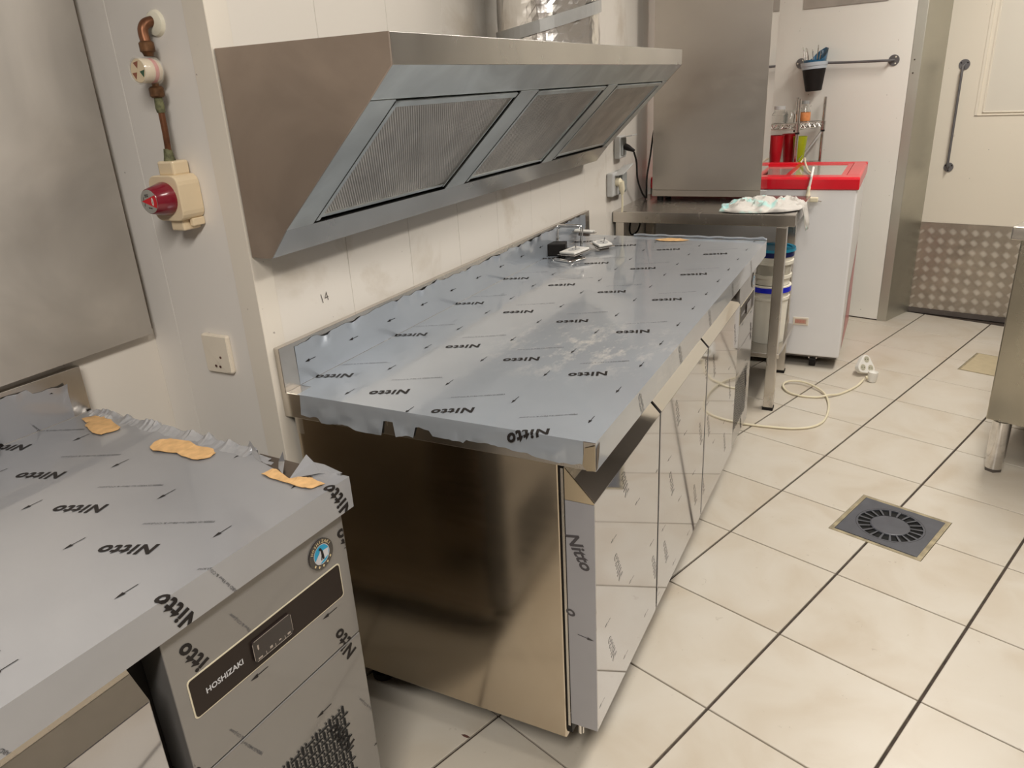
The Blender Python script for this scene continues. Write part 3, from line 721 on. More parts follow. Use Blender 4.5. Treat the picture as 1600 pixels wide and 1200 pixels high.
scrap([(0.562,-0.056),(0.566,-0.040),(0.574,-0.034),(0.597,-0.042),(0.617,-0.049),(0.64,-0.034),(0.650,-0.033),(0.658,-0.035),(0.684,-0.038),(0.68,-0.045),(0.674,-0.058),(0.658,-0.062),(0.635,-0.062),(0.603,-0.060),(0.585,-0.060)][::-1], 'narrow torn cardboard scrap at the front corner of the nearer counter', ML, 3)
scrap([(0.300,1.702),(0.32,1.722),(0.349,1.742),(0.39,1.738),(0.43,1.716),(0.40,1.690),(0.36,1.682),(0.325,1.684)][::-1], 'oval tan cardboard scrap at the far end of the long worktop', Matrix.Identity(4), 4)

# rolled film along the far edge of the long worktop
mb = MB(); pts = [(0.20 + .5*k/24, 1.7665 + .002*math.sin(k*1.3), H + .004 + .003*abs(math.sin(k*.9))) for k in range(25)]
mb.tube(pts, .0045, n=7); mb.tube([(.66, 1.768, H+.006), (.685, 1.765, H+.012), (.70, 1.762, H+.004)], .004, n=6)
mb.build('rolled_film', M['film'], far, smooth=True)
# folded film flap and crumples at the front corner of the nearer counter
mb = MB()
F = [(.618,-.050,.002),(.618,-.006,.026),(.628,-.002,.012),(.650,-.001,.012),(.690,-.003,.006),(.676,-.010,.0035),(.655,-.018,.005),(.635,-.035,.004)]
mb.add([(x, y, H+z) for x, y, z in F], [(0,1,2,7),(2,3,6,7),(3,4,5,6)])
F = [(.556,-.012,.003),(.566,-.008,.022),(.580,-.020,.012),(.596,-.042,.002),(.574,-.030,.003)]
mb.add([(x, y, H+z) for x, y, z in F], [(0,1,2,4),(2,3,4)])
F = [(.470,-.004,.003),(.476,.002,.020),(.505,-.010,.010),(.530,-.026,.002),(.500,-.016,.002)]
mb.add([(x, y, H+z) for x, y, z in F], [(0,1,2,4),(2,3,4)])
mb.build('film_flap', M['film_left'], near)
mb = MB(); NR = 110
for k in range(NR+1):
    u = .02 + .47*k/NR; w = abs(noise.noise(Vector((u*26, 3.3, 1)))) + .5*abs(noise.noise(Vector((u*90, 1.3, 2)))); g = min(1, u/.06)
    hh = (.003 + .016*w)*g
    mb.v += [(u, -.020 - .006*w, H + .0012), (u, -.010, H + .002 + hh*.45), (u, -.004 + .004*w, H + .002 + hh), (u, .003 + .003*w, H + hh*.6), (u, .0025, H - .012 - .010*w)]
mb.f = [(5*k+i, 5*k+5+i, 5*k+6+i, 5*k+1+i) for k in range(NR) for i in range(4)]
mb.build('film_crumple', M['film_left'], near)
mb = MB()
mb.add([(x, y, H + .0012) for x, y in ((.50,-.001),(.52,-.022),(.56,-.03),(.600,-.046),(.618,-.051),(.640,-.034),(.665,-.012),(.69,-.001))], [tuple(range(8))])
mb.build('bare_patch', M['dark_steel'], near)
# front corner tear on the long worktop
mb = MB(); mb.add([(.7012, .001, H-.010), (.7012, .018, H-.004), (.7012, .014, H-.030), (.7012, .006, H-.050), (.7012, -.0005, H-.052)], [(0,1,2,3,4)])
mb.build('torn_hole', M['dark_steel'], far)
mb = MB(); mb.add([(.680, -.0022, H-.012), (.700, -.0030, H-.004), (.7005, -.0030, H-.052), (.684, -.0022, H-.055), (.676, -.002, H-.045)], [(0,1,2,3,4)])
mb.build('bare_corner', M['brass'], far)

# ------------------------------------------------------------------ extractor hood
HD, ZT, ZF, HA, HB, ZB0, ZB = .3741, 1.4523, 1.4042, .0524, .0989, 1.0815, 1.136
Y0, Y1 = -.014, 1.755
hd = thing('extractor_hood', 'wide stainless steel extractor hood on the wall above the long counter', 'extractor hood', (0, 0, 0))
side = [(0.003, ZT), (HD, ZT), (HD, ZF), (.322, 1.352), (HB, ZB), (HA, ZB0), (0.003, ZB0)]
for (a, b) in ((Y0, Y0 + .004), (Y1 - .004, Y1)):
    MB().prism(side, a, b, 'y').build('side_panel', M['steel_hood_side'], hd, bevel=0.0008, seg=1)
MB().box(HD - .004, Y0 + .004, ZF, HD, Y1 - .004, ZT).build('front_band', M['steel_hood'], hd, bevel=0.001)
MB().box(0.003, Y0 + .004, ZT - .004, HD - .004, Y1 - .004, ZT).build('top_panel', M['steel_hood'], hd)
MB().prism([(HD - .004, ZF), (HD, ZF), (.322, 1.354), (.319, 1.357)], Y0 + .004, Y1 - .004, 'y').build('upper_underside', M['steel_hood_in'], hd)
MB().prism([(HA, ZB0), (HB, ZB), (HB - .006, ZB + .003), (HA - .004, ZB0 + .003)], Y0 + .004, Y1 - .004, 'y').build('bottom_trough', M['steel_hood'], hd)
MB().box(0.003, Y0 + .004, ZB0, HA, Y1 - .004, ZB0 + .003).build('bottom_panel', M['steel_hood'], hd)
MB().box(0.003, Y0 + .004, ZB0 + .003, .006, Y1 - .004, ZT - .004).build('back_panel', M['dark_steel'], hd)
# slope frame: P(t) from (HB,ZB) to (.322,1.352)
sd = Vector((.322 - HB, 0, 1.352 - ZB)); sl = sd.length; sdn = sd.normalized(); sn = Vector((sdn.z, 0, -sdn.x))   # sn towards the room
def hbox(mbx, t0, t1, y0, y1, d0, d1):
    c = Vector((HB, 0, ZB)) + sdn*((t0+t1)/2) + sn*((d0+d1)/2); c.y = (y0+y1)/2
    mbx.obox(c, sdn*((t1-t0)/2), (0, (y1-y0)/2, 0), sn*((d1-d0)/2))
fz = [(.066, .545), (.655, 1.126), (1.222, 1.690)]
for (a, b) in ((Y0+.004, fz[0][0]-.002), (fz[0][1]+.012, fz[1][0]-.004), (fz[1][1]+.012, fz[2][0]-.004), (fz[2][1]+.008, Y1-.004)):
    mbx = MB(); hbox(mbx, 0.0, sl, a, b, -.003, 0); mbx.build('filter_divider', M['steel_hood_in'], hd)
fa_, fb_ = .004, sl - .004
for (y0, y1) in fz:
    fr = MB(); w = .011
    hbox(fr, fa_+.004, fa_+.012, y0, y1, -.010, -.004); hbox(fr, fb_-.012, fb_, y0, y1, -.010, .001)
    hbox(fr, fa_+.004, fb_, y0, y0+w, -.010, .001); hbox(fr, fa_+.004, fb_, y1-.004, y1, -.010, -.002)
    fo = fr.build('grease_filter', M['steel_hood_in'], hd)
    bk = MB(); hbox(bk, fa_, fb_, y0+.002, y1-.002, -.016, -.012); bk.build('filter_backing', M['skirt'], fo)
    ms = MB(); s0, s1 = fa_+.012, fb_-.010; ww, hh = y1-y0-w-.004, s1-s0; pt = .0076
    n1 = int((ww+hh)/pt)
    yb = y0 + w
    for k in range(n1+1):        # two sets of diagonal strands, flattened to the filter plane
        for sg in (1, -1):
            c0 = k*pt
            if sg == 1:
                A = (max(0, c0-hh), min(c0, hh)); B = (min(c0, ww), max(0, c0-ww))
            else:
                A = (max(0, c0-hh), hh - min(c0, hh)); B = (min(c0, ww), hh - max(0, c0-ww))
            pa = Vector((HB,0,ZB)) + sdn*(s0+A[1]) + sn*-.007; pa.y = yb + A[0]
            pb = Vector((HB,0,ZB)) + sdn*(s0+B[1]) + sn*-.007; pb.y = yb + B[0]
            d = pb - pa
            if d.length < .004: continue
            dn2 = d.normalized(); wv = dn2.cross(sn).normalized()
            tilt = (sn*.0011 + wv*.0014) if sg == 1 else (sn*.0009 - wv*.0014)
            ms.obox((pa+pb)/2, d/2, wv*.00125, sn*.0006)
    stuff(ms.build('filter_mesh', M['mesh_steel'], fo))
# foil covered duct on top
dc = thing('foil_duct', 'crinkled silver foil exhaust duct standing on top of the hood', 'duct', (.19, 1.02, ZT))
mb = MB(); n, m_ = 64, 60; R = .14
for k in range(m_+1):
    z = .0005 + (CEIL - ZT - .001)*k/m_
    for i in range(n):
        a = 2*PI*i/n; r = R + .0018*noise.noise(Vector((math.cos(a)*9, math.sin(a)*9, z*30))) + .002*noise.noise(Vector((math.cos(a)*3, math.sin(a)*3, z*60)))
        mb.v.append((r*math.cos(a), r*math.sin(a), z))
mb.f = [(k*n+i, k*n+(i+1)%n, (k+1)*n+(i+1)%n, (k+1)*n+i) for k in range(m_) for i in range(n)]
mb.build('duct', M['foil'], dc)
for (z0, sl_, w) in ((.055, .035, .03), (.20, -.03, .03), (.40, .04, .03)):
    mb = MB(); vs = []; n = 48
    for i in range(n+1):
        a = 2*PI*i/n; zz = z0 + sl_*math.sin(a*1.0 + .8)
        vs += [(.1455*math.cos(a), .1455*math.sin(a), zz), (.1455*math.cos(a), .1455*math.sin(a), zz+w)]
    mb.add(vs, [(2*i, 2*i+2, 2*i+3, 2*i+1) for i in range(n)]); mb.build('tape_band', M['foil_tape'], dc)

# ------------------------------------------------------------------ alcove: splash sheet, socket, gas valve
t = thing('splash_sheet', 'large smudged stainless steel sheet on the alcove wall above the nearer counter', 'steel sheet', (XL, 0, 0))
MB().box(.020, -2.4, .905, .022, YC - .018, 2.2).build('sheet', M['steel_dull'], t, bevel=0.001)
MB().box(.004, -2.4, .915, .019, YC - .0145, 2.19).build('sheet_back', M['dark_steel'], t)
t = thing('wall_socket', 'cream wall socket plate with a curved moulding, on the grey wall return', 'socket', (-.135, YC - .0002, .873))
P = []
for (cx, cz, t0) in ((.031, .036, 0), (-.031, .036, PI/2), (-.031, -.036, PI), (.031, -.036, 1.5*PI)):
    for k in range(5): tt = t0 + k*PI/8; P.append((cx + .006*math.cos(tt), cz + .006*math.sin(tt)))
pl = MB().prism(P, 0, -.0095, 'y').build('cover_plate', M['socket'], t, bevel=0.002)
q = [(-.037, .036)] + [(-.037 + .055*math.sin(k/8*PI/2), .034 - .074*(1 - math.cos(k/8*PI/2))**.8 - .0) for k in range(9)]
curve = [(-.030 + .052*(k/8)**1.6, .040 - .078*(k/8)) for k in range(9)]
MB().prism([(.036, -.038), (.036, .040)] + curve, -.0095, -.0118, 'y').build('cover_shell', M['socket'], pl, bevel=0.0008)
h = MB()
for (x, z) in ((.012, -.006), (-.006, -.026), (.006, -.027)): h.cyl((x, -.0117, z), (x, -.0124, z), .0028, n=12)
h.build('screw_hole', M['leaf'], pl)
# gas valve
gv = thing('gas_valve', 'cream gas shut-off valve with dark red knob on the grey wall return', 'valve', (-.133, YC, 1.2))
bdm = MB()
P = []
for (cx, cz, t0) in ((.022, .024, 0), (-.022, .024, PI/2), (-.022, -.024, PI), (.022, -.024, 1.5*PI)):
    for k in range(5): tt = t0 + k*PI/8; P.append((cx + .017*math.cos(tt), cz + .018*math.sin(tt)))
gb = bdm.prism(P, -.001, -.053, 'y').build('valve_body', M['cream'], gv, bevel=0.002)
MB().box(-.018, -.042, .040, .024, -.004, .067).build('top_neck', M['cream'], gv, bevel=0.004)
MB().box(-.012, -.044, -.062, .022, -.002, -.040).build('bottom_neck', M['cream'], gv, bevel=0.003)
MB().box(.024, -.03, -.055, .034, -.001, -.040).build('bottom_clip', M['cream'], gv, bevel=0.002)
kn = MB().lathe((0, -.053, 0), (0, -1, 0), [(.0, 0), (.031, 0), (.031, .004), (.023, .036), (.022, .037), (0, .037)], 32).build('knob', M['knob'], gv, smooth=True)
MB().cyl((0, -.0900, 0), (0, -.0906, 0), .0215, n=32).build('knob_label', M['silver_print'], kn)
mb = MB(); mb.add([(-.019, -.0909, 0)] + [(.0212*math.cos(a), -.0909, .0212*math.sin(a)) for a in [math.radians(-34 + 68*k/8) for k in range(9)]], [tuple(range(10))])
mb.build('knob_arrow', M['red_print'], kn)
mb = MB()
vs, fs = place2d(text_geo('GAZ', .006, .0001, 0, 1), .010, 0, PI/2)
mb.add([(x, -.0912, z) for x, z in [(.010 + .0045*math.cos(a)*.6, .0075*math.sin(a)) for a in [2*PI*k/14 for k in range(14)]]], [tuple(range(14))])
mb.build('knob_oval', M['white'], kn)
mb = MB()
for (k, (x, z, s, a)) in enumerate(((-.004, .012, .010, .1), (-.004, .009, .010, .1), (.001, -.012, .010, -.1), (-.012, -.006, .006, 1.2), (-.013, .005, .006, 1.2))):
    for c in range(4): mb.obox((x + (c-1.5)*s/4*math.cos(a), -.0909, z + (c-1.5)*s/4*math.sin(a)), (.0007*math.cos(a), 0, .0007*math.sin(a)), (0, .0002, 0), (0, 0, .0010))
mb.add([(x, -.0913, z) for x, z in ((.0095, -.004), (.0105, -.004), (.0105, .004), (.0095, .004))], [(0,1,2,3)])
mb.build('knob_lettering', M['ink'], kn)
# pipe and flow indicator
gp = thing('gas_pipe', 'tarnished copper gas pipe with a round clear flow indicator, above the red knob', 'pipe', (-.130, YC - .028, 1.262))
pz = lambda z: z - 1.262
MB().tube(catmull([(0, 0, .005), (.004, 0, .06), (.004, 0, pz(1.385))], 6), .0058, n=12).build('pipe', M['copper'], gp, smooth=True)
MB().lathe((0, 0, .0045), (0, 0, 1), [(0,0),(.011, 0), (.009, .008), (.007, .022), (0, .022)], 14).build('lower_fitting', M['verdigris'], gp, smooth=True)
MB().lathe((.004, 0, pz(1.352)), (0, 0, 1), [(0,0),(.0072, 0), (.0085, .008), (.0072, .026), (0, .026)], 14).build('solder_joint', M['verdigris'], gp, smooth=True)
MB().lathe((.004, 0, pz(1.378)), (0, 0, 1), [(0,0),(.010, 0), (.013, .003), (.013, .016), (.010, .019), (.006, .020), (.006, .032), (0, .032)], 10).build('lower_nut', M['copper_dark'], gp, smooth=True)
MB().lathe((.003, 0, pz(1.4475)), (0, 0, 1), [(0,0),(.008, 0), (.010, .006), (.013, .008), (.013, .022), (.010, .025), (0, .025)], 10).build('upper_nut', M['copper_dark'], gp, smooth=True)
MB().tube(catmull([(.003, 0, pz(1.470)), (.001, 0, pz(1.484)), (.001, .002, pz(1.494)), (.002, .010, pz(1.502)), (.004, .0275, pz(1.507))], 6), .009, n=14).build('elbow', M['copper'], gp, smooth=True)
MB().lathe((.006, .028, pz(1.502)), (0, -1, 0), [(0, .0), (.023, 0), (.020, .006), (.012, .009), (0, .009)], 20).build('wall_sealant', M['silicone'], gp, smooth=True)
gi = MB().lathe((.004, .008, pz(1.4235)), (0, -1, 0), [(0, 0), (.018, 0), (.0205, .006), (.0205, .036), (.019, .038), (0, .038)], 32).build('flow_indicator', M['cream'], gp, smooth=True)
MB().lathe((.004, .010, pz(1.4235)), (0, -1, 0), [(.019, 0), (.0232, .004), (.0232, .040), (.021, .0425), (.020, .041), (.0215, .038), (.0215, .004)], 32).build('clear_cover', M['clear'], gi, smooth=True)
MB().lathe((.004, .008, pz(1.4235)), (0, -1, 0), [(.0207, .010), (.0209, .010), (.0209, .018), (.0207, .018)], 32).build('red_band', M['red_print'], gi)
mb = MB(); mr = MB(); 
for k, a in enumerate((100, -20, 215)):
    a = math.radians(a); c = (.004, -.0304, pz(1.4235)); w = .42
    tri = [(c[0] + .004*math.cos(a), c[1], c[2] + .004*math.sin(a)), (c[0] + .0165*math.cos(a-w), c[1], c[2] + .0165*math.sin(a-w)), (c[0] + .0165*math.cos(a+w), c[1], c[2] + .0165*math.sin(a+w))]
    (mr if k != 1 else mb).add(tri, [(0,1,2)])
mb.build('indicator_window', plain('dark_green', (.01, .07, .03), .3), gi); mr.build('indicator_window', plain('rust_window', (.28, .09, .05), .4), gi)
# pencilled number on the wall
g = text_geo('14', .030, -.0003, -.1, 2); vs, fs = place2d(g, .176, .951, math.radians(6))
MB().add([(.0006, y, z) for y, z in vs], fs).build('pencil_number', M['pencil'], wl)

# ------------------------------------------------------------------ small table with appliance
TX, TY0, TY1, TZ = .757, 2.075, 2.60, .838
tb_ = thing('steel_table', 'stainless steel table in the corner beyond the long counter', 'table', (0, TY0, 0))
D_ = TY1 - TY0
MB().box(.004, 0, TZ-.048, TX, D_, TZ).build('table_top', M['steel'], tb_, bevel=0.003)
for (lx, ly) in ((.010, .02), (.690, -.040+.03), (.010, D_-.055), (.672, D_-.06)):
    mbl = MB(); mbl.box(lx, ly + (.0), .012, lx+.040, ly+.040, TZ-.048); mbl.build('leg', M['steel'], tb_, bevel=0.002)
    MB().box(lx-.002, ly-.002, 0, lx+.042, ly+.042, .012).build('foot', M['black'], tb_)
MB().box(.03, .03, .225, .735, D_-.03, .245).build('lower_shelf', M['steel'], tb_, bevel=0.002)
ap = thing('steel_appliance', 'tall boxy stainless steel appliance standing on the corner table', 'appliance', (.086, 2.40, TZ))
MB().box(0, 0, .020, .480, .190, 1.10).build('appliance_body', M['steel_polish'], ap, bevel=0.0015)
MB().box(-.002, -.004, .048, .482, 0, 1.10).build('front_panel', M['steel_app'], ap, bevel=0.0015)
MB().box(-.002, -.006, .020, .482, 0, .047).build('plinth_strip', M['steel_app'], ap, bevel=0.001)
for (x, y) in ((.03, .02), (.45, .02), (.03, .16), (.45, .16)):
    MB().cyl((x, y, 0), (x, y, .02), .014, n=14).build('foot', M['black'], ap)

# plastic pails under the table
def pail(name, label, loc, r0, r1, h, rings, lid=None, band=None):
    t = thing(name, label, 'pail', loc, 0, 'white plastic pails stacked under the corner table')
    prof = [(0, 0), (r0, 0), (r0, .003)] + [(r0 + (r1-r0)*.72, h*.72)]
    for (a, b, e) in rings: prof += [(r0 + (r1-r0)*a, h*a), (r0 + (r1-r0)*a + e, h*a), (r0 + (r1-r0)*b + e, h*b), (r0 + (r1-r0)*b, h*b)]
    prof += [(r1, h), (r1-.003, h), (r0-.003, .005), (0, .005)]
    MB().lathe((0,0,0), (0,0,1), prof, 36).build('pail_body', M['pail'], t, smooth=True)
    if band: MB().lathe((0,0,band[0]), (0,0,1), [(r1*.98, 0), (r1+.006, 0), (r1+.006, band[1]), (r1*.98, band[1])], 36).build('blue_band', M['blue'], t, smooth=True)
    if lid:
        MB().lathe((0,0,h), (0,0,1), [(r1-.002, -.022), (r1+.002, -.022), (r1+.002, .0), (r1-.002, 0)], 36).build('navy_rim', M['navy'], t, smooth=True)
        MB().lathe((0,0,h+.0005), (0,0,1), [(0, .006), (r1-.012, .006), (r1-.010, .012), (r1+.006, .012), (r1+.008, .0), (r1+.002, -.0), (0, 0)], 36).build('lid', M['teal'], t, smooth=True)
    return t
pail('plastic_pail', 'white plastic pail with a blue band, lower one under the corner table', (.652, 2.30, .2455), .072, .081, .262, [(.75, .80, .004), (.96, .99, .006)], band=(.232, .022))
pail('plastic_pail', 'white plastic pail with a teal lid, upper one under the corner table', (.655, 2.30, .5085), .074, .084, .145, [(.2, .3, .005), (.62, .72, .005)], lid=True)

# tea towel crumpled on the table, hanging over its right edge
mb = MB(); NU, NV = 70, 34
for i in range(NU+1):
    for j in range(NV+1):
        u, v = i/NU, j/NV
        cy = 2.18 + .10*u
        x = .455 + u*.385; wd_ = .085 + .055*math.sin(PI*min(1, u*1.15))
        y = cy + (v-.5)*2*wd_*(1.0 - .35*max(0, u-.7)/.3)
        y += .016*noise.noise(Vector((u*7, v*2, 3))); x += .014*noise.noise(Vector((u*4, v*7, 9)))
        dome = (math.sin(PI*v)**.5)*(math.sin(PI*min(1, .06+u*1.02))**.5)
        f1 = 1 - abs(noise.noise(Vector((u*5 + v*3.2, v*3.5 - u*2.5, 1.7))))*2.2
        f2 = 1 - abs(noise.noise(Vector((u*10 - v*5, v*7 + u*3, 5.2))))*2.4
        ridge = max(0, f1)*.75 + max(0, f2)*.35
        z = TZ + .003 + max(0, dome)*(.005 + .042*ridge)
        if x > TX + .004:
            o_ = x - (TX + .004); z = TZ + .010 - o_*1.25 + .008*ridge; x = TX + .006 + o_*.22 + .006*noise.noise(Vector((v*9, u*9, 2)))+.004
        mb.v.append((x, y, z))
mb.f = [(i*(NV+1)+j, (i+1)*(NV+1)+j, (i+1)*(NV+1)+j+1, i*(NV+1)+j+1) for i in range(NU) for j in range(NV)]
tw_ = mb.build('tea_towel', M['cloth'], smooth=True); tag(tw_, 'crumpled white and teal tea towel at the edge of the corner table', 'towel')
sm = tw_.modifiers.new('solid', 'SOLIDIFY'); sm.thickness = .0015; sm.offset = 1

# ------------------------------------------------------------------ chest freezer
FX0, FX1, FY0, FY1 = .004, .943, 2.658, 3.30
fz_ = thing('chest_freezer', 'white chest freezer with a red glass-topped lid behind the corner table', 'freezer', (0, FY0, 0))
FDp = FY1 - FY0
MB().box(FX0, 0, .06, FX1, FDp, .858).build('cabinet', M['freezer'], fz_, bevel=0.008, seg=3)
MB().box(FX0+.01, .01, .052, FX1-.01, FDp-.01, .06).build('base_rail', M['skirt'], fz_)
# red print on the right flank
MB().add([(FX1+.0008, y, z) for y, z in ((.12, .07), (FDp-.02, .07), (FDp-.02, .52), (.30, .36))], [(0,1,2,3)]).build('side_print', M['panel_red'], fz_)
rim = MB(); zr0, zr1 = .857, .912; w = .05
rim.box(FX0-.004, -.006, zr0, FX1+.006, w, zr1); rim.box(FX0-.004, FDp-w+.03, zr0, FX1+.006, FDp+.03, zr1)
rim.box(FX0-.004, w, zr0, FX0+w, FDp-w+.03, zr1); rim.box(FX1-w+.006, w, zr0, FX1+.006, FDp-w+.03, zr1)
MB().prism([(-.006, zr0), (-.006, zr1-.010), (-.002, zr1-.003), (.006, zr1), (w+.04, zr1), (w+.04, zr0)], FX0-.004, FX1+.006, 'x').build('lid_frame', M['red'], fz_, bevel=0.004)
MB().prism([(FDp-w+.02, zr0), (FDp-w+.02, zr1), (FDp+.02, zr1), (FDp+.03, zr1-.012), (FDp+.03, zr0)], FX0-.004, FX1+.006, 'x').build('lid_frame', M['red'], fz_, bevel=0.004)
MB().prism([(FX1-.055, zr0), (FX1-.055, zr1), (FX1-.004, zr1), (FX1+.004, zr1-.006), (FX1+.006, zr1-.016), (FX1+.006, zr0)], w+.04, FDp-w+.02, 'y').build('lid_frame', M['red'], fz_, bevel=0.002)
MB().box(FX0-.004, w+.04, zr0, FX0+.05, FDp-w+.02, zr1).build('lid_frame', M['red'], fz_, bevel=0.003)
def sash(x0, x1, z):
    s = MB(); y0, y1 = w+.042, FDp-w+.018
    s.box(x0, y0, z-.008, x0+.022, y1, z); s.box(x1-.022, y0, z-.008, x1, y1, z); s.box(x0+.022, y0, z-.008, x1-.022, y0+.018, z); s.box(x0+.022, y1-.05, z-.008, x1-.022, y1, z)
    o = s.build('sliding_pane', M['red'], fz_)
    MB().box(x0+.020, y0+.016, z-.006, x1-.020, y1-.048, z-.003).build('glass', M['pane'], o)
sash(.055, .655, zr1-.012); sash(.62, FX1-.058, zr1-.003)
MB().box(.06, .10, .8585, FX1-.06, FDp-.05, .8600).build('freezer_interior', plain('interior_grey', (.42, .42, .36), .5), fz_)
tp = MB().box(.722, -.004, .214, .792, 0, .253).build('thermometer', M['socket'], fz_, bevel=0.0015)
MB().box(.731, -.0048, .222, .783, -.004, .245).build('thermometer_window', plain('thermo_tan', (.55, .36, .27), .4), tp)
mb = MB()
for k in range(9): mb.box(.735+k*.005, -.0052, .226, .7362+k*.005, -.0048, .240)
mb.build('thermometer_marks', M['red_print'], tp)
for (x, y) in ((.825, .040), (.08, .09), (.84, FDp-.09), (.08, FDp-.09)):
    c = MB(); c.cyl((x-.014, y, .0285), (x+.014, y, .0285), .028, n=20); cc = c.build('castor', M['black'], fz_, smooth=True)
    MB().box(x-.02, y-.014, .040, x+.02, y+.014, .056).build('castor_plate', M['steel'], cc)

# freezer lead lying over the lid with a plug hanging in front
t = thing('power_lead', 'cream power lead lying over the freezer lid, its plug hanging in front', 'cable', (.72, FY0 + .1, .92))
O = Vector((.72, FY0 + .1, .92))
def rel(P): return [tuple(Vector(p) - O) for p in P]
MB().tube(rel(catmull([(.640, FY0+.50, .925), (.655, FY0+.51, .945), (.672, FY0+.40, .935), (.705, FY0+.22, .920), (.728, FY0+.13, .9175), (.740, FY0+.10, .918)], 8)), .0045, n=8).build('cord', M['cord'], t, smooth=True)
MB().tube(rel(catmull([(.745, FY0+.06, .948), (.748, FY0-.010, .925), (.746, FY0-.016, .90), (.742, FY0-.018, .872)], 8)), .0055, n=8).build('cord', M['white'], t, smooth=True)
MB().lathe(Vector((.742, FY0-.018, .874)) - O, (-.08, 0, -1), [(0,0),(.006, 0), (.008, .006), (.007, .022), (.012, .045), (.018, .060), (.018, .066), (0, .066)], 14).build('plug', M['cord'], t, smooth=True)
MB().box(*(Vector((.735, FY0-.034, .806)) - O), *(Vector((.785, FY0-.012, .826)) - O)).build('plug_flange', M['cord'], t, bevel=0.003)
MB().cyl(Vector((.778, FY0-.024, .812)) - O, Vector((.800, FY0-.026, .808)) - O, .0022, n=8).build('plug_pin', M['steel'], t)

# ------------------------------------------------------------------ wall sockets and cables beside the table
def leadpts(P, loc): return [tuple(Vector(p) - Vector(loc)) for p in P]
L0 = (0, 2.09, .945)
t = thing('double_socket', 'grey double wall socket with one flap raised, cream plug in it', 'socket', L0)
MB().box(.001, -.085, -.038, .030, .0, .060).build('socket_box', M['grey_light'], t, bevel=0.006)
MB().box(.001, .002, -.038, .034, .080, .060).build('socket_box', M['grey_plastic'], t, bevel=0.006)
MB().obox((.055, -.035, .068), (.028, 0, .008), (0, .036, .010), (0, 0, .002)).build('raised_flap', M['grey_plastic'], t, bevel=0.001) if False else None
fb = MB(); fb.obox((.050, -.005, .066), (.022, .0, .004), (.004, .055, .016), (-.0002, 0, .002)); fb.build('raised_flap', M['grey_light'], t, bevel=0.001)
MB().box(.034, .010, -.028, .040, .074, .050).build('closed_flap', M['grey_plastic'], t, bevel=0.003)
L1 = (0.03, 2.05, .945)
t = thing('power_lead', 'cream plug and lead in the double socket above the corner table', 'cable', L1)
MB().lathe((0, 0, .02), (1, 0, 0), [(0,0), (.018, 0), (.018, .016), (.010, .024), (0, .024)], 16).build('plug', M['cord'], t, smooth=True)
MB().lathe((.020, 0, .022), (.1, .1, -1), [(0,0),(.014, 0), (.013, .03), (.006, .055), (0, .056)], 12).build('plug_grip', M['cord'], t, smooth=True)
MB().tube(catmull([(.024, .004, -.03), (.025, .006, -.07), (.022, .008, -.108)], 6), .0045, n=8).build('cord', M['cord'], t, smooth=True)
L2 = (0, 2.14, 1.10)
t = thing('wall_socket', 'grey single wall socket with open flap, black plug in it', 'socket', L2)
MB().box(.001, -.042, -.046, .030, .042, .046).build('socket_box', M['grey_light'], t, bevel=0.006)
MB().box(.030, -.030, -.034, .034, .032, .034).build('socket_face', M['grey_plastic'], t, bevel=0.002)
fb = MB(); fb.obox((.056, .0, .044), (.024, 0, .004), (0, .034, 0), (-.0003, 0, .0018)); fb.build('open_flap', M['grey_light'], t, bevel=0.001)
L3 = (.034, 2.14, 1.10)
t = thing('power_lead', 'black appliance lead looping from the single socket behind the steel appliance', 'cable', L3)
MB().lathe((0, 0, .004), (1, .1, -.5), [(0,0),(.013, 0), (.013, .02), (.009, .034), (.006, .05), (0, .05)], 12).build('plug', M['black'], t, smooth=True)
MB().tube(leadpts(catmull([(.075, 2.15, 1.075), (.070, 2.20, 1.03), (.050, 2.28, .95), (.046, 2.36, .88), (.040, 2.44, .842)], 8), L3), .0042, n=8).build('cord', M['black'], t, smooth=True)
MB().tube(leadpts(catmull([(.074, 2.50, 1.20), (.074, 2.44, 1.14), (.072, 2.40, 1.04), (.060, 2.39, .94), (.050, 2.42, .845)], 8), L3), .0042, n=8).build('cord', M['black'], t, smooth=True)
L4 = (.03, 2.30, .72)
MBt = MB().tube(leadpts(catmull([(.012, 2.32, .788), (.008, 2.30, .72), (.020, 2.30, .695), (.045, 2.31, .715), (.060, 2.33, .788)], 8), L4), .0042, n=8).build('cable_loop', M['black'], None, smooth=True, loc=L4)
tag(MBt, 'black cable loop hanging below the corner table top', 'cable')

# ------------------------------------------------------------------ wire rack and its contents behind the freezer
P1, P2, P3, P4 = Vector((.430, 3.42, 0)), Vector((.580, 3.42, 0)), Vector((.690, 3.60, 0)), Vector((.545, 3.62, 0))
rk = thing('wire_rack', 'chrome wire shelving rack between the freezer and the far wall', 'rack', (P1.x, P1.y, 0))
for P in (P1, P2, P3, P4):
    p = P - P1; m_ = MB(); m_.cyl((p.x, p.y, 0), (p.x, p.y, 1.225), .0085, n=12); po = m_.build('post', M['chrome'], rk, smooth=True)
    MB().lathe((p.x, p.y, 1.055), (0, 0, 1), [(.0085,0),(.0125, 0), (.014, .045), (.0085, .045)], 12).build('shelf_collar', M['chrome'], po, smooth=True)
    MB().lathe((p.x, p.y, 1.045), (0, 0, 1), [(.0085,0),(.0115, 0), (.0115, .010), (.0085, .010)], 12).build('black_clip', M['black'], po)
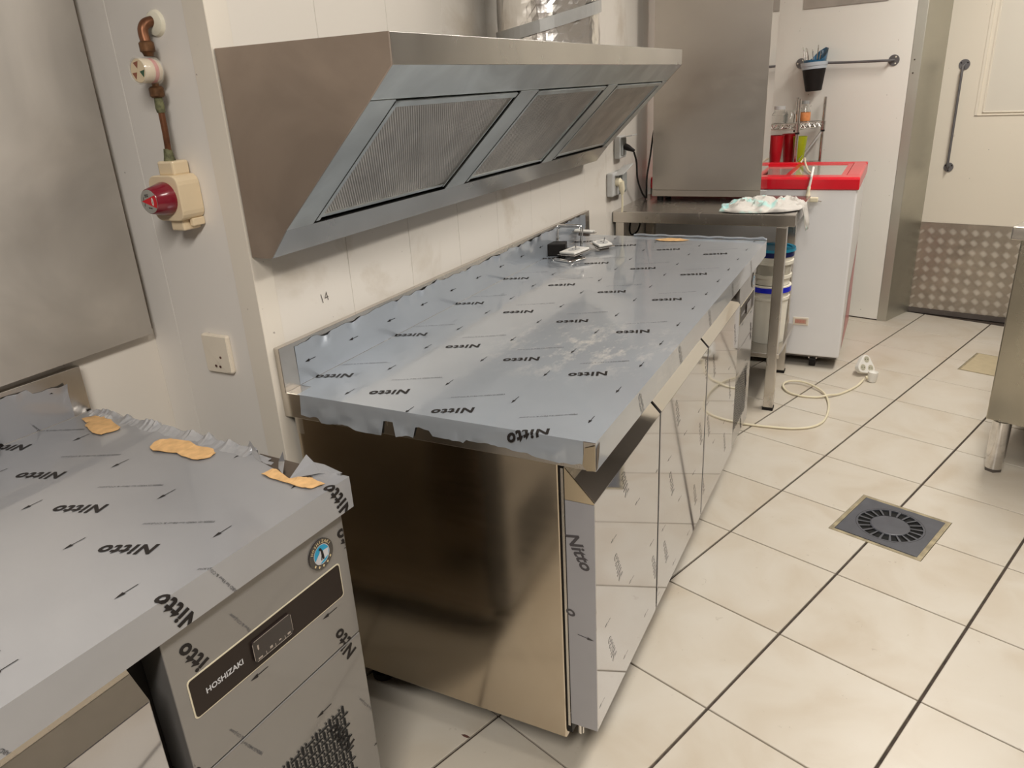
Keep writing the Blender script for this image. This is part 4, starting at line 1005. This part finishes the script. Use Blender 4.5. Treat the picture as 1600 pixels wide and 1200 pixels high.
def wshelf(z):
    m_ = MB(); Q = [P - P1 for P in (P1, P2, P3, P4)]
    for k in range(4):
        a, b = Q[k], Q[(k+1) % 4]
        for zz in (z, z-.028): m_.cyl((a.x, a.y, zz), (b.x, b.y, zz), .0036, n=6)
        d = b - a; n = int(d.length/.02)
        for i in range(n):
            p, q_ = a + d*(i/n), a + d*((i+1)/n); za, zb_ = (z, z-.028) if i % 2 == 0 else (z-.028, z)
            m_.cyl((p.x, p.y, za), (q_.x, q_.y, zb_), .0026, n=5)
    for i in range(1, 12):
        a, b = Q[0].lerp(Q[1], i/12), Q[3].lerp(Q[2], i/12); m_.cyl((a.x, a.y, z), (b.x, b.y, z), .0015, n=5)
    m_.build('wire_shelf', M['chrome'], rk)
wshelf(1.098); wshelf(.62); wshelf(.25); wshelf(.885)
q = P2 - P1; r_ = P3 - P1
m_ = MB(); m_.cyl((q.x, q.y, .885), (r_.x, r_.y, 1.06), .0022, n=6); m_.build('diagonal_brace', M['chrome'], rk)
m_ = MB(); m_.cyl((q.x-.01, q.y+.1, .87), (r_.x, r_.y, 1.05), .005, n=6); m_.build('diagonal_brace', M['grey_light'], rk)
def jar(x, y, z, label, r, h, content=None, lidm=None):
    t = thing('glass_jar', label, 'jar', (x, y, z), 0, 'jars and bottles on the wire rack')
    MB().lathe((0,0,0), (0,0,1), [(0, 0), (r, 0), (r*1.02, h*.25), (r, h*.6), (r*.62, h*.85), (r*.62, h), (r*.55, h), (r*.55, h*.85), (r*.92, h*.58), (r*.92, .004), (0, .004)], 24).build('jar_body', M['glass'], t, smooth=True)
    if content: MB().lathe((0,0,.005), (0,0,1), [(r*1.0,0), (r*1.03, 0.002), (r*1.05, h*.35), (r*1.02, h*.50), (r*.99, h*.50)], 20).build('contents', content, t, smooth=True)
    if lidm: MB().cyl((0,0,h+.0005), (0,0,h+.018), r*.68, n=20).build('cap', lidm, t, smooth=True)
jar(.470, 3.50, 1.101, 'clear cut-glass jar with a grey cap, leftmost on the wire rack', .044, .070, None, M['grey_light'])
jar(.533, 3.455, 1.101, 'small clear glass bowl-shaped jar in the middle of the wire rack', .034, .066)
jar(.598, 3.53, 1.101, 'glass bottle with orange contents behind the middle rack post', .029, .092, M['orange'], M['grey_plastic'])
def cup(x, y, z, label, mat, up, r=.036, h=.115, g='coloured cups stored on the wire rack'):
    o = MB().lathe((0,0,0) if up else (0,0,h), (0,0,1 if up else -1), [(0, 0), (r*.62, 0), (r, h), (r*.94, h), (r*.58, .004), (0, .004)], 24).build('cup', mat, smooth=True, loc=(x, y, z))
    tag(o, label, 'cup', g)
cup(.468, 3.47, .8875, 'upright red cup, left one on the wire rack', M['red_cup'], True, .042, .150)
cup(.528, 3.545, .8875, 'upright red cup, right one on the wire rack', M['red_cup'], True, .042, .152)
cup(.590, 3.485, .8875, 'yellow-green tumbler standing beside the red cups', M['green_cup'], True, .038, .142)

# ------------------------------------------------------------------ rails, hanging pail, wall plate
RA = -15
t = thing('wall_rail', 'horizontal grey wall rail with a round flange on the white far wall', 'rail', fwp(-.08, 1.388), fa)
MB().tube(catmull([(0, -.002, 0), (-.012, -.03, 0), (-.03, -.040, 0), (-.25, -.040, .004), (-.46, -.040, .012), (-.475, -.03, .012), (-.485, -.002, .012)], 6), .0065, n=12).build('rail_bar', M['rail'], t, smooth=True)
for (x, z) in ((0, 0), (-.485, .012)):
    f_ = MB().cyl((x, -.001, z), (x, -.005, z), .027, n=28).build('flange', M['rail'], t)
    h = MB()
    for a in (60, 180, 300): h.cyl((x + .018*math.cos(math.radians(a)), -.005, z + .018*math.sin(math.radians(a))), (x + .018*math.cos(math.radians(a)), -.0056, z + .018*math.sin(math.radians(a))), .004, n=10)
    h.build('screw', M['silicone'], f_)
s_ = Vector(fwp(-.455, 1.255, .075))
t = thing('utensil_pail', 'black pail with a pale rim and a blue bag, hung on the horizontal rail', 'pail', s_, fa)
MB().lathe((0,0,0), (-.06,0,1), [(0, 0), (.036, 0), (.042, .004), (.060, .112), (.057, .112), (.040, .006), (0, .006)], 32).build('pail_body', M['black'], t, smooth=True)
MB().lathe((-.0068,0,.1125), (-.06,0,1), [(.060, 0), (.0635, 0), (.0645, .014), (.068, .016), (.070, .034), (.066, .034), (.062, .015), (.060, .012)], 32).build('rim', M['rim_white'], t, smooth=True)
mb = MB(); n = 24
for i in range(n):
    a = 2*PI*i/n; hh = .012 + (.062*max(0, math.cos(a-.9))**1.2 if True else 0) + .006*noise.noise(Vector((a*2, 0, 0)))
    r = .062; mb.v += [(-.008 + .056*math.cos(a), .056*math.sin(a), .10), (-.008 + r*math.cos(a) + .004, r*math.sin(a), .146 + hh)]
mb.f = [(2*i, (2*i+2) % (2*n), (2*i+3) % (2*n), 2*i+1) for i in range(n)]
bg = mb.build('bag_liner', M['bag'], t, smooth=True)
tag_u = [(-.040, -.02, .21, -.055), (-.028, -.012, .205, -.05), (-.018, -.03, .20, -.045), (-.006, .0, .195, -.035), (.012, -.02, .215, .004), (.030, -.025, .185, .004), (-.034, .012, .20, -.052)]
for k, (x, y, z, dx) in enumerate(tag_u):
    o = MB(); b0 = Vector((x*.6, y*.6, .012)); b1 = Vector((x + dx*.45, y, z)); o.cyl(b0, b1, .0035, n=8); c = b1 - b0; c.normalize(); o.obox(b1 + c*.004, c*.012, (0, .0045, 0), (.0012, 0, 0))
    ob = o.build('utensil', M['chrome'], loc=s_, rz=fa, smooth=True)
    tag(ob, ['leftmost slanting steel utensil in the black wall pail', 'slanting steel utensil, second from left in the black pail', 'slanting steel utensil, third from left in the black pail', 'slanting steel utensil at the middle of the black pail', 'upright steel utensil in front of the blue bag', 'short steel utensil at the right of the blue bag', 'steel utensil behind the leftmost ones in the black pail'][k], 'utensil', 'utensils in the black wall pail')
pB = DB + dd*.103
t = thing('door_pull', 'vertical grey pull bar with two round flanges on the cream door', 'handle', (pB.x, pB.y, 1.348), da)
MB().tube(catmull([(0, -.003, 0), (0, -.03, -.012), (0, -.040, -.03), (0, -.040, -.27), (0, -.040, -.49), (0, -.03, -.508), (0, -.003, -.518)], 6), .006, n=12).build('pull_bar', M['rail'], t, smooth=True)
for z in (0, -.518):
    f_ = MB().cyl((0, -.0012, z), (0, -.005, z), .026 if z == 0 else .024, n=28).build('flange', M['rail'], t)
    h = MB()
    for a in (30, 150, 270): h.cyl((.017*math.cos(math.radians(a)), -.005, z + .017*math.sin(math.radians(a))), (.017*math.cos(math.radians(a)), -.0056, z + .017*math.sin(math.radians(a))), .0038, n=10)
    h.build('screw', M['ink'], f_)
pw = oriented('wall_plate', M['steel_dull'], None, -.575, -.14, .0005, .006, 1.672, 2.2)
tag(pw, 'stainless steel plate on the white wall above the rail, cut by the top edge', 'steel plate')

# ------------------------------------------------------------------ right steel cabinet (aligned with the tiles)
CB = Vector((1.476, 1.792, 0))
rc = thing('steel_cabinet', 'stainless steel cabinet on round feet at the right edge', 'cabinet', CB, TH)
MB().box(0, 0, .193, 1.1, .60, .826).build('cabinet_body', M['steel_right'], rc, bevel=0.004)
MB().box(-.022, -.035, .826, 1.13, .63, .868).build('cabinet_top', M['steel'], rc, bevel=0.004)
for (x, y) in ((.047, .022), (1.04, .06), (.047, .54), (1.04, .54)):
    lg = MB(); lg.cyl((x, y, .012), (x, y, .06), .0275, n=24); lg.cyl((x, y, .055), (x, y, .193), .030, n=24); l_ = lg.build('leg', M['chrome'], rc, smooth=True)
    MB().cyl((x, y, 0), (x, y, .012), .028, n=6).build('foot', M['skirt'], l_)

# ------------------------------------------------------------------ floor drain and hatch
t = thing('floor_drain', 'square dark grey floor drain with a ring of slots set into the tiles', 'drain', tw((DR[0]+DR[2])/2, (DR[1]+DR[3])/2), TH)
hs = (DR[2]-DR[0])/2*TS
o = MB()
for (a, b, c, d) in ((-hs, -hs, hs, -hs+.012), (-hs, hs-.012, hs, hs), (-hs, -hs+.012, -hs+.012, hs-.012), (hs-.020, -hs+.012, hs, hs-.012)): o.box(a, b, -.0058, c, d, -.0004)
o.build('drain_frame', M['drain_frame'], t)
# grate plate: square with 18 radial slots
n = 20; ri, ro = .058, .094; mb = MB(); z1, z0 = .0008, -.0045; hp_ = hs - .014
def ringv(r, a, z): return (r*math.cos(a), r*math.sin(a), z)
steps = n*4
sq = []
for k in range(steps):
    a = 2*PI*k/steps; m_ = hp_/max(abs(math.cos(a)), abs(math.sin(a))); sq.append((m_*math.cos(a), m_*math.sin(a)))
for k in range(steps):
    k2 = (k+1) % steps; a, b = 2*PI*k/steps, 2*PI*(k+1)/steps
    mb.add([ringv(ro, a, z1), (*sq[k], z1), (*sq[k2], z1), ringv(ro, b, z1)], [(0,1,2,3)])
    mb.add([(*sq[k], z1), (*sq[k], z0), (*sq[k2], z0), (*sq[k2], z1)], [(0,1,2,3)])
    mb.add([(0,0,z1+.0006), ringv(ri*.93, a, z1+.0006), ringv(ri*.93, b, z1+.0006)], [(0,1,2)])
    mb.add([ringv(ri*.93, a, z1+.0006), ringv(ri, a, z1-.001), ringv(ri, b, z1-.001), ringv(ri*.93, b, z1+.0006)], [(0,1,2,3)])
    mb.add([ringv(ri, a, z1), ringv(ri, a, z0), ringv(ri, b, z0), ringv(ri, b, z1)], [(0,1,2,3)])
    mb.add([ringv(ro, a, z1), ringv(ro, a, z0), ringv(ro, b, z0), ringv(ro, b, z1)], [(0,1,2,3)])
    if k % 4 == 0: mb.add([ringv(ri, a, z1-.0005), ringv(ro, a, z1-.0005), ringv(ro, b, z1-.0005), ringv(ri, b, z1-.0005)], [(0,1,2,3)])
for r in (.100, .1015):
    pass
g_ = mb.build('grate', M['drain'], t)
mb = MB()
for k in range(60):
    a, b = 2*PI*k/60, 2*PI*(k+1)/60
    mb.add([ringv(.0995, a, .0009), ringv(.0995, b, .0009), ringv(.1005, b, .0009), ringv(.1005, a, .0009)], [(0,1,2,3)])
mb.build('grate_groove', M['void'], g_)
MB().cyl((0,0,-.0060), (0,0,-.0052), .0955, n=40).build('drain_pit', M['void'], t)
t = thing('floor_hatch', 'tan floor hatch with a thin dark metal frame, half behind the right cabinet', 'hatch', tw(HT[0], HT[3]), TH)
hw, hh = (HT[2]-HT[0])*TS, (HT[3]-HT[1])*TS
MB().box(0, 0, -.0055, hw, hh, -.0008).build('hatch_frame', M['drain_frame'], t)
MB().box(.010, .008, -.0008, hw-.010, hh-.008, .0002).build('hatch_lid', M['hatch'], t)

# ------------------------------------------------------------------ extension lead on the floor
O = Vector((1.06, 2.60, 0))
ex = thing('extension_lead', 'cream extension lead snaking over the floor to a white multi-socket', 'cable', O)
path = [(.600, 1.876, .0055), (.68, 1.880, .0055), (.741, 1.884, .0055), (.83, 1.897, .0055), (.898, 1.935, .0055), (.938, 2.00, .0055), (.950, 2.10, .0055), (.943, 2.22, .006), (.915, 2.32, .009), (.86, 2.385, .014), (.80, 2.415, .016), (.748, 2.40, .014), (.735, 2.35, .010), (.765, 2.29, .006), (.82, 2.262, .0055), (.889, 2.268, .0055), (.935, 2.29, .013), (.975, 2.335, .0055), (1.015, 2.40, .0055), (1.045, 2.47, .0055), (1.066, 2.54, .012)]
MB().tube([Vector(p) - O for p in catmull(path, 6)], .0048, n=8).build('cord', M['cord'], ex, smooth=True)
MB().lathe(Vector((1.074, 2.548, .018)) - O, (.6, .35, .12), [(0,0), (.007, 0), (.012, .018), (.014, .03), (0, .03)], 14).build('plug_neck', M['cord'], ex, smooth=True)
MB().lathe(Vector((1.100, 2.556, .002)) - O, (.05, .02, 1), [(0, 0), (.019, 0), (.021, .012), (.022, .040), (.022, .046), (.0195, .046), (.018, .040), (0, .040)], 24).build('plug', M['white'], ex, smooth=True)
# three way socket block, rounded triangular prism leaning on its edge
mb = MB(); P = []
for k, (cx, cz) in enumerate(((0, .024), (-.022, -.016), (.022, -.016))):
    a0 = [30, 150, 270][k]
    for q in range(7): a = math.radians(a0 + q*20); P.append((cx + .024*math.cos(a), cz + .024*math.sin(a)))
blk = mb.prism(P, -.013, .013, 'y').build('socket_block', M['white'], ex, bevel=0.003, seg=3)
blk.location = Vector((1.062, 2.640, .047)) - O; blk.rotation_euler = (math.radians(-28), math.radians(12), math.radians(38))
for (cx, cz) in ((0, .026), (-.021, -.014), (.021, -.014)):
    w_ = MB().lathe((cx, -.0135, cz), (0, 1, 0), [(.0145, -.0004), (.0155, -.0004), (.0145, .0), (.013, .010), (0, .010)], 20).build('socket_well', M['socket'], blk, smooth=True)
    # darker recess disc
ws = MB()
for (cx, cz) in ((0, .026), (-.021, -.014), (.021, -.014)):
    ws.cyl((cx, -.0139, cz), (cx, -.0136, cz), .0138, n=20)
ws.build('socket_recess', plain('recess_shade', (.46, .44, .34), .5), blk)
wp = MB()
for (cx, cz) in ((0, .026), (-.021, -.014), (.021, -.014)):
    for s in (-.006, .006): wp.cyl((cx+s, -.0142, cz), (cx+s, -.0139, cz), .0021, n=10)
wp.build('pin_hole', M['ink'], blk)

# ------------------------------------------------------------------ socket inserts left on the long worktop
def insert(label, loc, rot, s=.062):
    t = thing('socket_insert', label, 'socket', loc, 0, 'loose socket parts on the long worktop'); t.rotation_euler = rot
    o = MB().box(-s/2-.006, -s/2-.006, 0, s/2+.006, s/2+.006, .0022).build('mounting_frame', M['steel'], t, bevel=0.0008)
    MB().box(-s/2, -s/2, .0024, s/2, s/2, .011).build('white_plate', M['white'], t, bevel=0.003)
    MB().lathe((0, 0, .0112), (0,0,1), [(0, 0), (.018, 0), (.021, .0006), (.021, 0)], 24).build('socket_recess', M['grey_light'], t)
    for (x, y) in ((-.008, 0), (.008, 0)): MB().cyl((x, y, .0115), (x, y, .0122), .0025, n=10).build('pin_hole', M['black'], t)
    MB().cyl((0, .008, .0115), (0, .010, .026), .0022, n=8).build('earth_pin', M['steel_polish'], t)
    MB().box(-.02, -.02, -.012, .02, .02, -.0002).build('rear_body', M['dark_steel'], t, bevel=0.002)
    return t
insert('white socket insert with earth pin, front one of the loose pile', (.120, 1.345, H + .020), (math.radians(6), math.radians(-4), math.radians(-24)), .076)
insert('white socket insert lying raised at the back of the loose pile', (.058, 1.60, H + .040), (math.radians(-8), math.radians(5), math.radians(12)), .070)
insert('white socket insert at the right of the loose pile', (.165, 1.50, H + .0165), (math.radians(2), math.radians(8), math.radians(-40)), .055)
def ring(label, loc, rot, w, h, r=.0028):
    t = MB(); c = .010
    P = [(-w/2+c, -h/2), (w/2-c, -h/2), (w/2, -h/2+c), (w/2, h/2-c), (w/2-c, h/2), (-w/2+c, h/2), (-w/2, h/2-c), (-w/2, -h/2+c), (-w/2+c, -h/2)]
    t.tube([(x, 0, z) for x, z in P], r, n=8, caps=False)
    t.tube([(x*.86, .003, z*.84) for x, z in P], r*.7, n=6, caps=False)
    o = t.build('mounting_ring', M['steel_polish'], loc=loc, smooth=True); o.rotation_euler = rot
    tag(o, label, 'socket frame', 'loose socket parts on the long worktop'); return o
ring('upright metal socket frame standing behind the white inserts', (.062, 1.437, H + .052), (math.radians(-6), 0, math.radians(8)), .098, .090)
ring('flat metal socket frame under the front white insert', (.108, 1.318, H + .0035), (math.radians(90), 0, math.radians(-20)), .095, .085)
mb = MB().box(-.035, -.03, 0, .035, .03, .042).build('black_socket_box', M['black'], loc=(.035, 1.385, H + .001), rz=.3, bevel=0.003); tag(mb, 'black flush-mounting box against the upstand behind the loose socket parts', 'socket box')

# ------------------------------------------------------------------ small floor scraps
for (x, y, s, lb) in ((.377, .001, .011, 'small dark leaf-shaped scrap on the floor tile by the counter gap'),):
    mb = MB(); mb.add([(-s, 0, .0012), (-s*.3, s*.28, .002), (s*.6, s*.22, .0015), (s, s*.05, .0012), (s*.5, -s*.3, .0015), (-s*.4, -s*.22, .0012)], [(0,1,2,3,4,5)])
    ex_ = mb.build('floor_scrap', M['leaf'], loc=(x, y, 0)); ex_.modifiers.new('s', 'SOLIDIFY').thickness = .0008; tag(ex_, lb, 'debris')
